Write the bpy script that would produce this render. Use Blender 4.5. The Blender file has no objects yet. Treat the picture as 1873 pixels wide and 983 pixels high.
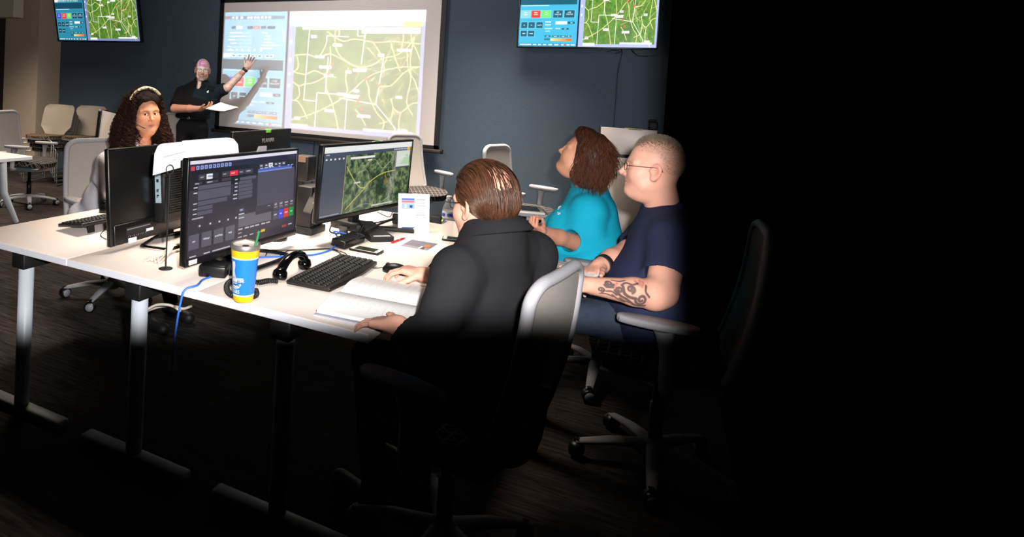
import bpy, bmesh, math, random
import numpy as np
from mathutils import Vector, Matrix
random.seed(7)
rng = np.random.default_rng(7)
S = bpy.context.scene
COL = S.collection
PI = math.pi

# ---------------------------------------------------------------- camera geometry (metres, X along the screen wall, Y towards it)
F, CX, CY, EYE = 1149.67, 600.0, 198.5, 1.47
PITCH, ROLL, YAW = .0317244, .0515885, .485981
def _rot():
    c, s = math.cos(YAW), math.sin(YAW); Rz = np.array([[c, s, 0], [-s, c, 0], [0, 0, 1]])
    B = np.array([[1, 0, 0], [0, 0, -1], [0, 1, 0]], float)
    c, s = math.cos(PITCH), math.sin(PITCH); Rx = np.array([[1, 0, 0], [0, c, -s], [0, s, c]])
    c, s = math.cos(ROLL), math.sin(ROLL); Rr = np.array([[c, -s, 0], [s, c, 0], [0, 0, 1]])
    return Rr @ Rx @ B @ Rz
RC = _rot()
EYEV = np.array([0, 0, EYE])
def ray(x, y): return RC.T @ np.array([(x-CX)/F, (y-CY)/F, 1.])
def at(x, y, d): return EYEV + ray(x, y)*d
def on_z(x, y, z): r = ray(x, y); return EYEV + r*(z-EYE)/r[2]
def on_y(x, y, Y): r = ray(x, y); return EYEV + r*Y/r[1]
def on_x(x, y, X): r = ray(x, y); return EYEV + r*X/r[0]
V3 = lambda *a: np.array(a, float)
def nrm(v): v = np.asarray(v, float); return v/np.linalg.norm(v)

# ---------------------------------------------------------------- materials
def lin(c):
    if isinstance(c, str): c = [int(c[i:i+2], 16)/255 for i in (0, 2, 4)]
    return [x/12.92 if x <= .04045 else ((x+.055)/1.055)**2.4 for x in c]
def mat(name, col='888888', rough=.5, metal=0., var=.0, vscale=8., bump=0., bscale=60., attr=None, spec=.5, sss=0., trans=0., stretch=None, ior=1.45, coat=0.):
    m = bpy.data.materials.new(name); m.use_nodes = True
    nt = m.node_tree; b = nt.nodes['Principled BSDF']; L = nt.links.new
    b.inputs['Roughness'].default_value = rough; b.inputs['Metallic'].default_value = metal
    b.inputs['Specular IOR Level'].default_value = spec; b.inputs['IOR'].default_value = ior
    b.inputs['Transmission Weight'].default_value = trans; b.inputs['Coat Weight'].default_value = coat
    if sss:
        b.inputs['Subsurface Weight'].default_value = sss; b.inputs['Subsurface Radius'].default_value = (.012, .005, .003); b.inputs['Subsurface Scale'].default_value = 1.
    c = lin(col); b.inputs['Base Color'].default_value = (*c, 1)
    tc = nt.nodes.new('ShaderNodeTexCoord'); mp = nt.nodes.new('ShaderNodeMapping'); L(tc.outputs['Object'], mp.inputs[0])
    if stretch: mp.inputs['Scale'].default_value = stretch
    src = None
    if attr:
        a = nt.nodes.new('ShaderNodeAttribute'); a.attribute_name = attr; src = a.outputs['Color']
    if var:
        n = nt.nodes.new('ShaderNodeTexNoise'); n.inputs['Scale'].default_value = vscale; n.inputs['Detail'].default_value = 5; L(mp.outputs[0], n.inputs['Vector'])
        mr = nt.nodes.new('ShaderNodeMapRange'); mr.inputs[1].default_value = .3; mr.inputs[2].default_value = .7; mr.inputs[3].default_value = 1-var; mr.inputs[4].default_value = 1+var
        L(n.outputs[0], mr.inputs[0])
        mx = nt.nodes.new('ShaderNodeMix'); mx.data_type = 'RGBA'; mx.blend_type = 'MULTIPLY'; mx.inputs[0].default_value = 1
        mx.inputs[6].default_value = (*c, 1)
        if src: L(src, mx.inputs[6])
        L(mr.outputs[0], mx.inputs[7]); src = mx.outputs[2]
    if src: L(src, b.inputs['Base Color'])
    if bump:
        n = nt.nodes.new('ShaderNodeTexNoise'); n.inputs['Scale'].default_value = bscale; n.inputs['Detail'].default_value = 3; L(mp.outputs[0], n.inputs['Vector'])
        bu = nt.nodes.new('ShaderNodeBump'); bu.inputs['Strength'].default_value = bump; bu.inputs['Distance'].default_value = .004
        L(n.outputs[0], bu.inputs['Height']); L(bu.outputs[0], b.inputs['Normal'])
    return m
def glow(name, col, k):
    m = bpy.data.materials.new(name); m.use_nodes = True; b = m.node_tree.nodes['Principled BSDF']
    b.inputs['Base Color'].default_value = (.01, .01, .01, 1); b.inputs['Emission Color'].default_value = (*lin(col), 1); b.inputs['Emission Strength'].default_value = k
    return m
def image_from(name, A):
    h, w = A.shape[:2]
    im = bpy.data.images.new(name, w, h); px = np.ones((h, w, 4), np.float32); px[..., :3] = np.clip(A[::-1], 0, 1)
    im.pixels.foreach_set(px.ravel()); im.update(); return im
def screen_mat(name, A, k, rough=.25):
    """lit display: the drawn picture is what the panel gives off"""
    m = bpy.data.materials.new(name); m.use_nodes = True; nt = m.node_tree; b = nt.nodes['Principled BSDF']
    t = nt.nodes.new('ShaderNodeTexImage'); t.image = image_from(name, A); t.extension = 'EXTEND'
    b.inputs['Base Color'].default_value = (.006, .006, .008, 1); b.inputs['Roughness'].default_value = rough
    nt.links.new(t.outputs[0], b.inputs['Emission Color']); b.inputs['Emission Strength'].default_value = k
    return m
def print_mat(name, A, rough=.6, spec=.3):
    m = bpy.data.materials.new(name); m.use_nodes = True; nt = m.node_tree; b = nt.nodes['Principled BSDF']
    t = nt.nodes.new('ShaderNodeTexImage'); t.image = image_from(name, A); t.extension = 'EXTEND'
    b.inputs['Roughness'].default_value = rough; b.inputs['Specular IOR Level'].default_value = spec
    nt.links.new(t.outputs[0], b.inputs['Base Color']); return m

# ---------------------------------------------------------------- mesh builder
def rmat(axis='Z', a=0.): return Matrix.Rotation(a, 4, axis)
def tr(*p): return Matrix.Translation(p if len(p) == 3 else tuple(p[0]))
def cr(pts, n=8, closed=False):
    P = [np.asarray(p, float) for p in pts]; out = []; m = len(P)
    rngs = range(m if closed else m-1)
    for i in rngs:
        if closed: p0, p1, p2, p3 = P[i-1], P[i], P[(i+1) % m], P[(i+2) % m]
        else: p0, p1, p2, p3 = P[max(i-1, 0)], P[i], P[i+1], P[min(i+2, m-1)]
        for k in range(n):
            t = k/n; out.append(.5*((2*p1)+(-p0+p2)*t+(2*p0-5*p1+4*p2-p3)*t*t+(-p0+3*p1-3*p2+p3)*t**3))
    if not closed: out.append(P[-1])
    return out
class MB:
    def __init__(s): s.v = []; s.f = []; s.sm = []; s.mi = []; s.uv = {}
    def add(s, vs, fs, M=None, smooth=False, mi=0):
        o = len(s.v)
        if M is not None: vs = [M @ Vector(v) for v in vs]
        s.v += [tuple(v) for v in vs]; s.f += [tuple(i+o for i in f) for f in fs]
        s.sm += [smooth]*len(fs); s.mi += [mi]*len(fs); return s
    def bm(s, b, M=None, smooth=False, mi=0):
        b.verts.index_update(); s.add([v.co.copy() for v in b.verts], [[v.index for v in f.verts] for f in b.faces], M, smooth, mi); b.free(); return s
    def box(s, c, size, M=None, bev=0., seg=2, mi=0, R=None):
        b = bmesh.new(); bmesh.ops.create_cube(b, size=1.); bmesh.ops.scale(b, vec=size, verts=b.verts)
        if bev: bmesh.ops.bevel(b, geom=list(b.edges), offset=bev, segments=seg, affect='EDGES', profile=.5)
        T = tr(*c) @ (R if R is not None else Matrix())
        if M is not None: T = M @ T
        return s.bm(b, T, bool(bev), mi)
    def tube(s, pts, r, n=8, closed=False, M=None, mi=0, flat=1.):
        P = np.array([np.asarray(p, float) for p in pts]); m = len(P)
        rr = np.full(m, r) if np.isscalar(r) else np.interp(np.linspace(0, 1, m), np.linspace(0, 1, len(r)), r)
        T = np.gradient(P, axis=0) if not closed else (np.roll(P, -1, 0)-np.roll(P, 1, 0))
        T /= np.linalg.norm(T, axis=1)[:, None]+1e-12
        u = np.cross(T[0], (0, 0, 1)); u = u if np.linalg.norm(u) > 1e-3 else np.cross(T[0], (1, 0, 0)); u /= np.linalg.norm(u)
        vs = []; twist = 0.
        if closed:                                                  # spread the twist so that the ends of the loop meet
            q = u.copy(); q0 = u-T[0]*np.dot(u, T[0]); q0 /= np.linalg.norm(q0)
            for i in list(range(m))+[0]: q = q-T[i]*np.dot(q, T[i]); q /= np.linalg.norm(q)
            twist = math.atan2(np.dot(np.cross(q, q0), T[0]), np.dot(q, q0))
        for i in range(m):
            u = u-T[i]*np.dot(u, T[i]); u /= np.linalg.norm(u); w = np.cross(T[i], u)
            for k in range(n):
                a = 2*PI*k/n+twist*i/m; vs.append(P[i]+rr[i]*(math.cos(a)*u+flat*math.sin(a)*w))
        fs = []
        for i in range(m if closed else m-1):
            j = (i+1) % m
            for k in range(n): fs.append((i*n+k, i*n+(k+1) % n, j*n+(k+1) % n, j*n+k))
        s.add(vs, fs, M, True, mi)
        if not closed: s.add([vs[k] for k in range(n)][::-1], [tuple(range(n))], M, False, mi); s.add([vs[(m-1)*n+k] for k in range(n)], [tuple(range(n))], M, False, mi)
        return s
    def lathe(s, prof, n=32, M=None, mi=0, smooth=True):
        vs = []; fs = []
        for r, z in prof:
            for k in range(n): vs.append((r*math.cos(2*PI*k/n), r*math.sin(2*PI*k/n), z))
        for i in range(len(prof)-1):
            for k in range(n): fs.append((i*n+k, i*n+(k+1) % n, (i+1)*n+(k+1) % n, (i+1)*n+k))
        return s.add(vs, fs, M, smooth, mi)
    def ell(s, c, r, M=None, n=16, mi=0):
        b = bmesh.new(); bmesh.ops.create_uvsphere(b, u_segments=n, v_segments=max(6, n//2), radius=1.)
        T = tr(*c) @ Matrix.Diagonal((*r, 1))
        return s.bm(b, (M @ T) if M is not None else T, True, mi)
    def prism(s, poly, z0, z1, M=None, mi=0, bev=0.):
        b = bmesh.new(); vs = [b.verts.new((x, y, z0)) for x, y in poly]; f = b.faces.new(vs)
        r = bmesh.ops.extrude_face_region(b, geom=[f]); bmesh.ops.translate(b, vec=(0, 0, z1-z0), verts=[e for e in r['geom'] if isinstance(e, bmesh.types.BMVert)])
        bmesh.ops.recalc_face_normals(b, faces=b.faces)
        if bev: bmesh.ops.bevel(b, geom=list(b.edges), offset=bev, segments=2, affect='EDGES', profile=.5)
        return s.bm(b, M, bool(bev), mi)
    def sheet(s, G, t, M=None, mi=0, smooth=True):
        """grid of points (rows, cols, 3) given thickness t along its normals"""
        G = np.asarray(G, float); a, b_, _ = G.shape
        du = np.gradient(G, axis=0); dv = np.gradient(G, axis=1); N = np.cross(du, dv); N /= np.linalg.norm(N, axis=2)[..., None]+1e-12
        A = (G+N*t/2).reshape(-1, 3); B = (G-N*t/2).reshape(-1, 3); o = a*b_
        I = lambda i, j: i*b_+j; fs = []
        for i in range(a-1):
            for j in range(b_-1):
                fs.append((I(i, j), I(i+1, j), I(i+1, j+1), I(i, j+1))); fs.append((o+I(i, j), o+I(i, j+1), o+I(i+1, j+1), o+I(i+1, j)))
        s.add(list(A)+list(B), fs, M, smooth, mi)
        rim = [I(i, 0) for i in range(a)]+[I(a-1, j) for j in range(1, b_)]+[I(i, b_-1) for i in range(a-2, -1, -1)]+[I(0, j) for j in range(b_-2, 0, -1)]
        n = len(rim); s.add([A[k] for k in rim]+[B[k] for k in rim], [(i, n+i, n+(i+1) % n, (i+1) % n) for i in range(n)], M, False, mi)
        return s
    def quad(s, p00, p10, p11, p01, M=None, mi=0):
        """a printed or lit face, picture upright from p00 (lower left) to p11 (upper right)"""
        k = len(s.f); s.add([p00, p10, p11, p01], [(0, 1, 2, 3)], M, False, mi); s.uv[k] = [(0, 0), (1, 0), (1, 1), (0, 1)]; return s
def ob(name, mb, mats, parent=None):
    me = bpy.data.meshes.new(name); me.from_pydata([tuple(v) for v in mb.v], [], mb.f)
    for m in (mats if isinstance(mats, (list, tuple)) else [mats]): me.materials.append(m)
    me.polygons.foreach_set('use_smooth', mb.sm); me.polygons.foreach_set('material_index', mb.mi)
    if mb.uv:
        ul = me.uv_layers.new(name='UVMap')
        for k, uv in mb.uv.items():
            for li, c in zip(me.polygons[k].loop_indices, uv): ul.data[li].uv = c
    me.update()
    o = bpy.data.objects.new(name, me); COL.objects.link(o)
    if parent is not None: o.parent = parent
    return o
def ob_np(name, V, Q, mats, parent=None, col=None, mi=None, smooth=True):
    V = np.asarray(V, np.float32); Q = np.asarray(Q, np.int32); k = Q.shape[1]
    me = bpy.data.meshes.new(name); me.vertices.add(len(V)); me.vertices.foreach_set('co', V.ravel())
    me.loops.add(Q.size); me.loops.foreach_set('vertex_index', Q.ravel())
    me.polygons.add(len(Q)); me.polygons.foreach_set('loop_start', np.arange(0, Q.size, k, dtype=np.int32)); me.polygons.foreach_set('loop_total', np.full(len(Q), k, np.int32))
    me.polygons.foreach_set('use_smooth', np.full(len(Q), smooth, bool))
    for m in (mats if isinstance(mats, (list, tuple)) else [mats]): me.materials.append(m)
    if mi is not None: me.polygons.foreach_set('material_index', np.asarray(mi, np.int32))
    if col is not None:
        at_ = me.color_attributes.new('col', 'FLOAT_COLOR', 'POINT'); c = np.ones((len(V), 4), np.float32); c[:, :3] = col; at_.data.foreach_set('color', c.ravel())
    me.update(calc_edges=True); me.validate()
    o = bpy.data.objects.new(name, me); COL.objects.link(o)
    if parent is not None: o.parent = parent
    return o
def tag(o, label, cat, group=None):
    o['label'] = label; o['category'] = cat
    if group: o['group'] = group
    return o
def thing(name, label, cat, loc=(0, 0, 0), rz=0., group=None):
    o = bpy.data.objects.new(name, None); COL.objects.link(o); o.empty_display_size = .05
    o.location = tuple(loc); o.rotation_euler = (0, 0, rz); return tag(o, label, cat, group)
def struct(name, mb, m):
    o = ob(name, mb, m); o['kind'] = 'structure'; return o
def kids(o): return list(o.children)
def dup(root, loc, rz, label, group=None):
    r = root.copy(); COL.objects.link(r); r.location = tuple(loc); r.rotation_euler = (0, 0, rz); r['label'] = label
    if group: r['group'] = group
    for ch in kids(root):
        c = ch.copy(); COL.objects.link(c); c.parent = r
        for g in kids(ch):
            d = g.copy(); COL.objects.link(d); d.parent = c
    return r

# ---------------------------------------------------------------- drawing the pictures that screens and prints show
GLY = dict(A='7E1111117E', B='7F49494936', C='3E41414122', D='7F4141221C', E='7F49494941', F='7F09090901', G='3E4149497A', H='7F0808087F', I='00417F4100', J='2040413F01', K='7F08142241', L='7F40404040', M='7F020C027F', N='7F0408107F', O='3E4141413E', P='7F09090906', Q='3E4151215E', R='7F09192946', S='4649494931', T='01017F0101', U='3F4040403F', V='1F2040201F', W='3F4038403F', X='6314081463', Y='0708700807', Z='6151494543')
GLY.update({'0': '3E5149453E', '1': '00427F4000', '2': '4261514946', '3': '2141454B31', '4': '1814127F10', '5': '2745454539', '6': '3C4A494930', '7': '0171090503', '8': '3649494936', '9': '064949291E', ' ': '0000000000', '-': '0808080808', '/': '2010080402', ':': '0036360000'})
READABLE = ('AIR', 'TRANSFER', '2', 'LAND', 'CHAMPIONS', 'BLUES', 'PLANAR')
class Pic:
    def __init__(s, w, h, c): s.w, s.h = w, h; s.a = np.empty((h, w, 3), np.float32); s.a[:] = s.c(c)
    def c(s, c): return np.array([int(c[i:i+2], 16)/255 for i in (0, 2, 4)], np.float32) if isinstance(c, str) else np.array(c, np.float32)
    def rect(s, x0, y0, x1, y1, c, al=1.):
        x0, x1 = sorted((int(round(x0*s.w)), int(round(x1*s.w)))); y0, y1 = sorted((int(round(y0*s.h)), int(round(y1*s.h))))
        R = s.a[max(y0, 0):max(y1, y0+1), max(x0, 0):max(x1, x0+1)]; R[:] = R*(1-al)+s.c(c)*al
    def frame(s, x0, y0, x1, y1, c, t=.003):
        ty = t*s.w/s.h
        s.rect(x0, y0, x1, y0+ty, c); s.rect(x0, y1-ty, x1, y1, c); s.rect(x0, y0, x0+t, y1, c); s.rect(x1-t, y0, x1, y1, c)
    def line(s, pts, wd, c, al=1., smooth=True):
        P = [np.array((x*s.w, y*s.h)) for x, y in pts]
        if smooth and len(P) > 2: P = cr(P, 5)
        r = wd*s.w/2
        for a, b in zip(P[:-1], P[1:]):
            x0, x1 = int(min(a[0], b[0])-r-2), int(max(a[0], b[0])+r+3); y0, y1 = int(min(a[1], b[1])-r-2), int(max(a[1], b[1])+r+3)
            x0, y0 = max(x0, 0), max(y0, 0); x1, y1 = min(x1, s.w), min(y1, s.h)
            if x1 <= x0 or y1 <= y0: continue
            X, Y = np.meshgrid(np.arange(x0, x1)+.5, np.arange(y0, y1)+.5); d = b-a; t = np.clip(((X-a[0])*d[0]+(Y-a[1])*d[1])/(d@d+1e-9), 0, 1)
            m = np.clip(r+.5-np.hypot(X-a[0]-t*d[0], Y-a[1]-t*d[1]), 0, 1)[..., None]*al
            R = s.a[y0:y1, x0:x1]; R[:] = R*(1-m)+s.c(c)*m
    def poly(s, pts, c):
        P = [(x*s.w, y*s.h) for x, y in pts]; ys = [p[1] for p in P]; X, Y = np.meshgrid(np.arange(s.w)+.5, np.arange(s.h)+.5); ins = np.zeros((s.h, s.w), bool)
        for (xa, ya), (xb, yb) in zip(P, P[1:]+P[:1]):
            if ya == yb: continue
            ins ^= ((ya > Y) != (yb > Y)) & (X < (xb-xa)*(Y-ya)/(yb-ya)+xa)
        s.a[ins] = s.c(c)
    def text(s, x, y, t, hgt, c, center=False, asp=1.):
        """text of height hgt (fraction of picture height)"""
        px = hgt*s.h/7; pw = px*asp; W = len(t)*6*pw
        x0 = x*s.w-(W/2 if center else 0); y0 = y*s.h
        if t not in READABLE:                                        # writing too small to read in the photograph: blurred strokes
            r = np.random.default_rng(len(t)*7+int(x*991)); i = 0
            while i < len(t)*6:
                k = int(r.integers(2, 5)); a_, b_ = r.integers(1, 3), r.integers(5, 7)
                R = s.a[int(y0+a_*px):int(y0+b_*px)+1, int(x0+i*pw):int(x0+(i+k)*pw)+1]; R[:] = R*.3+s.c(c)*.7; i += k+1
            return
        for i, ch in enumerate(t.upper()):
            g = GLY.get(ch)
            if not g: continue
            for cx_ in range(5):
                b = int(g[cx_*2:cx_*2+2], 16)
                for r in range(7):
                    if b >> r & 1:
                        xa = x0+(i*6+cx_)*pw; ya = y0+r*px
                        R = s.a[int(round(ya)):max(int(round(ya+px)), int(round(ya))+1), int(round(xa)):max(int(round(xa+pw)), int(round(xa))+1)]; R[:] = s.c(c)
def vnoise(w, h, f, seed, oct_=4):
    r = np.random.default_rng(seed); out = np.zeros((h, w), np.float32); amp = 1.; tot = 0
    for o in range(oct_):
        fx = max(2, int(f*2**o)); fy = max(2, int(f*2**o*h/w)); g = r.random((fy+2, fx+2)).astype(np.float32)
        x = np.linspace(0, fx, w, endpoint=False); y = np.linspace(0, fy, h, endpoint=False); xi = x.astype(int); yi = y.astype(int)
        tx = (x-xi); ty = (y-yi)[:, None]; tx = tx*tx*(3-2*tx); ty = ty*ty*(3-2*ty)
        a = g[yi][:, xi]*(1-tx)+g[yi][:, xi+1]*tx; b = g[yi+1][:, xi]*(1-tx)+g[yi+1][:, xi+1]*tx
        out += amp*(a*(1-ty)+b*ty); tot += amp; amp *= .6
    return out/tot
# ---------------------------------------------------------------- the pictures
def draw_ui(P, X0, X1, teal, dark, lite, btn):
    U = lambda x: X0+(X1-X0)*x
    def R(x0, y0, x1, y1, c, al=1.): P.rect(U(x0), y0, U(x1), y1, c, al)
    def T(x, y, t, h, c='FFFFFF'): P.text(U(x), y, t, h, c, True, .8)
    R(0, 0, 1, 1, teal); R(0, .035, .96, .065, dark, .5)
    for i, x in enumerate((.03, .12, .18, .26, .37, .42, .48, .53, .59, .65, .71)): R(x, .04, x+.04, .06, 'E05060' if i == 0 else 'F4F8FF')
    for x, w, c in ((.12, .07, dark), (.2, .1, 'FFFFFF'), (.38, .09, dark), (.48, .1, 'E84848'), (.6, .08, dark), (.7, .12, dark)): R(x, .125, x+w, .15, c, .85)
    T(.53, .129, 'ALS', .016)
    for i, (x, w) in enumerate(((.1, .2), (.09, .28), (.07, .12), (.12, .1), (.07, .06), (.06, .11), (.05, .13))):
        R(x, .18+.031*i, x+w, .19+.031*i, 'E8F4F8'); R(x+w+.02, .176+.031*i, .46, .196+.031*i, lite, .5)
    for i, (x, w) in enumerate(((.62, .08), (.68, .08), (.66, .1), (.65, .13), (.62, .28), (.6, .18))): R(x, .18+.027*i, x+w, .19+.027*i, 'E8F4F8')
    R(.95, .16, .965, .26, 'DDF6FF')
    for x in (.11, .21, .3, .4, .5, .6): R(x, .325, x+.03, .345, 'DDEEF6')
    R(.0, .37, .12, .405, 'FFFFFF')
    for x in (.14, .24, .33, .45, .56, .68, .74): R(x, .375, x+.08, .40, 'E6F2EE', .8); R(x+.02, .383, x+.06, .392, dark)
    R(0, .42, .97, .51, dark); R(.02, .515, .5, .522, 'C8F2FF')
    for x, w, c, t in ((.02, .16, btn, ('ADD', 'UNIT')), (.2, .16, 'F04038', ('FIRE', 'ALARM')), (.38, .16, '70E070', ('EMS', 'CALL')), (.58, .16, dark, ('AIR', 'TRANSFER', '2')), (.77, .17, dark, ('LAND', 'TRANSFER'))):
        R(x-.008, .572, x+w+.008, .668, lite); R(x, .577, x+w, .663, c)
        for i, s in enumerate(t): T(x+w/2, .592+.024*i, s, .017)
    for x, y, t in ((.03, .715, 'PD'), (.16, .715, 'FD'), (.30, .715, 'POLICE'), (.03, .815, 'TEST'), (.16, .815, 'RADIO')):
        R(x-.006, y-.005, x+.116, y+.075, lite); R(x, y, x+.11, y+.07, dark); T(x+.055, y+.028, t, .014)
    R(.63, .705, .82, .74, 'FFFFFF'); R(.84, .71, .95, .735, dark); T(.9, .716, 'OFF', .014)
    for y, w in ((.705, .1), (.74, .1)): R(.45, y, .45+w, y+.012, 'D8F0F8')
    T(.51, .782, 'SEND TEXT', .016); T(.67, .782, 'OUTGO', .016); T(.5, .812, 'RESET', .016); R(.74, .785, .86, .803, dark); T(.8, .787, 'ALL', .013)
    for x, w, t in ((.45, .11, 'PG'), (.58, .12, 'CALL'), (.72, .1, 'MIX'), (.83, .08, 'ON')): R(x, .87, x+w, .892, dark, .6); T(x+w/2, .874, t, .014)
    R(.45, .905, .55, .928, dark, .6)
    for i in range(20): R(.56+.018*i, .905, .578+.018*i, .935, np.array((1, .88-.025*i, .55-.022*i)))
    R(0, .963, 1, 1, dark, .25)
    for x, w in ((.03, .2), (.26, .06), (.35, .05), (.44, .05), (.53, .06), (.63, .07), (.75, .05), (.84, .05), (.91, .07)): R(x, .972, x+w, .985, 'F4FAFC')
    R(.79, .968, .815, .99, 'F05060')
COUNTY = [[(.12, .03), (.10, .74), (.21, .745), (.21, .66), (.56, .665)], [(.21, .66), (.205, 1)], [(.29, .3), (.28, .66)], [(.27, .16), (.27, .09), (.45, .1)], [(.58, .05), (.56, .36)],
          [(.73, .3), (.69, .74), (.40, .70)], [(.69, .74), (.845, .95), (.845, 1)], [(.46, .71), (.455, 1)], [(.37, .0), (.37, .08)], [(.52, 0), (.52, .09), (.58, .09)]]
ROADS = [[(0, .29), (.12, .28), (.2, .31), (.3, .27), (.42, .33), (.5, .38), (.56, .4)], [(.27, .05), (.4, .14), (.5, .12), (.66, .15), (.8, .14), (1, .16)], [(.56, .4), (.66, .36), (.72, .3), (.82, .27), (.9, .2), (.95, .1)],
         [(0, .46), (.1, .48), (.18, .44), (.25, .47), (.36, .5)], [(0, .95), (.12, .9), (.25, .83), (.4, .72), (.5, .62), (.6, .5), (.7, .43), (.85, .38), (1, .37)], [(.34, .0), (.34, .15), (.38, .28), (.5, .38)],
         [(.3, .2), (.31, .35), (.28, .5), (.29, .62), (.34, .75), (.38, .9), (.4, 1)], [(0, .56), (.05, .6), (.1, .58), (.18, .56), (.27, .5)], [(0, .75), (.05, .76), (.1, .84), (.14, .92)], [(.02, .3), (.04, .4), (0, .46)],
         [(.46, .4), (.44, .5), (.46, .62), (.43, .7)], [(.6, .5), (.63, .6), (.64, .68), (.7, .82), (.76, .9), (.74, 1)], [(.7, .57), (.8, .55), (.88, .44), (.95, .38)], [(.8, .68), (.82, .76), (.8, .88), (.72, .92)],
         [(.82, .76), (.88, .8), (.95, .72), (1, .7)], [(.95, .1), (.93, .3), (.94, .5), (.92, .7), (.97, .82)], [(.9, .2), (.92, .4), (.97, .5), (1, .6)], [(.88, .8), (.87, .92), (.9, 1)], [(.53, .8), (.57, .85), (.62, .95)],
         [(.64, .15), (.7, .25), (.74, .4), (.72, .45)], [(.78, .16), (.82, .3), (.86, .42)], [(.86, 0), (.87, .12), (.85, .25)], [(.92, 0), (.93, .12), (.97, .22), (1, .3)], [(.2, .31), (.24, .25), (.27, .16)], [(.05, .6), (.06, .7), (.02, .75)]]
CHIPS = [(.16, .1), (.36, .18), (.55, .42), (.46, .44), (.3, .48), (.27, .4), (.53, .62), (.42, .66), (.5, .68), (.86, .66), (.32, .83), (.6, .86), (.71, .27), (.22, .3), (.88, .22), (.05, .93), (.9, .97)]
def draw_map(P, X0, Y0, X1, Y1, seed=3, wide=1.):
    w, h = int((X1-X0)*P.w)+1, int((Y1-Y0)*P.h)+1; xs, ys = int(X0*P.w), int(Y0*P.h); w = min(w, P.w-xs); h = min(h, P.h-ys)
    n = vnoise(w, h, 7, seed, 5)[..., None]; m = vnoise(w, h, 30, seed+1, 3)[..., None]
    a = np.array((.20, .46, .13))*(1-n)+np.array((.52, .60, .24))*n; a = a*(.72+.56*m)
    x = np.linspace(0, 1, w)[None, :, None]; y = np.linspace(0, 1, h)[:, None, None]
    u = np.clip((x-.62)*2-y*1.2, 0, 1)*.55; a = a*(1-u)+np.array((.78, .76, .62))*u
    g = np.clip(1-np.hypot((x-.62)/.13, (y-.86)/.14), 0, 1)*.8; a = a*(1-g)+np.array((.25, .42, .24))*g
    P.a[ys:ys+h, xs:xs+w] = np.clip(a, 0, 1)
    T = lambda q: [(X0+(X1-X0)*x, Y0+(Y1-Y0)*y) for x, y in q]; k = (X1-X0)*wide
    r = np.random.default_rng(seed)
    for i in range(26):
        q = r.random(2)*(.35, 1)+(.62, 0); P.line(T([tuple(q), tuple(q+r.normal(0, .06, 2)), tuple(q+r.normal(0, .12, 2))]), .004*k, 'F0E8B0', .8)
    for q in ROADS: P.line(T(q), .0075*k, 'F2E7A6')
    for q in COUNTY: P.line(T(q), .0065*k, 'FFFFFF', 1, False)
    for i, (x, y) in enumerate(CHIPS):
        ww = .035+.02*(i % 3); a, b = T([(x-ww/2*1.4, y-.014), (x+ww/2*1.4, y+.014)]); P.rect(*a, *b, 'FFFFFF'); P.text(a[0]+.003, a[1]+.004, ('ADAM', 'BARTON', 'EDEN', 'GROVE', 'MILLS')[i % 5], .010, '8A8A80', False, .8)
    for x, y in ((.33, .36), (.6, .5), (.7, .56), (.55, .72), (.58, .79), (.3, .47)): a, b = T([(x-.012, y-.015), (x+.012, y+.015)]); P.rect(*a, *b, 'E8604A', .8)
def conference_picture(w, h, split, header, teal, dark, lite, btn, side='A9B4E8'):
    P = Pic(w, h, 'A9B4E8'); draw_ui(P, 0, split-.012, teal, dark, lite, btn)
    P.rect(split-.012, 0, split, 1, '1A1C3A'); P.rect(split, 0, 1, 1, side)
    if header:
        draw_map(P, split+.035, .13, .985, .965); P.rect(split, 0, 1, .09, 'FFFFFF'); P.rect(split, .09, 1, .13, 'AECBEE')
        for x in (.76, .785, .81, .835, .86, .885): P.rect(x, .1, x+.013, .122, 'E6F2FC')
        P.rect(.905, .09, .985, .13, 'F4E880'); P.rect(split+.07, .13, .72, .155, 'FFFFFF'); P.rect(.72, .135, .98, .185, 'FFFFFF')
    else: draw_map(P, split+.035, .0, .985, .965)
    P.rect(split+.035, .955, split+.12, .985, 'FFFFFF'); P.rect(.75, .945, .97, .965, 'FFFFFF')
    for y in (.25, .4, .52, .62): P.rect(split+.008, y, split+.02, y+.025, 'E8ECFF')
    return P.a
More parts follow.
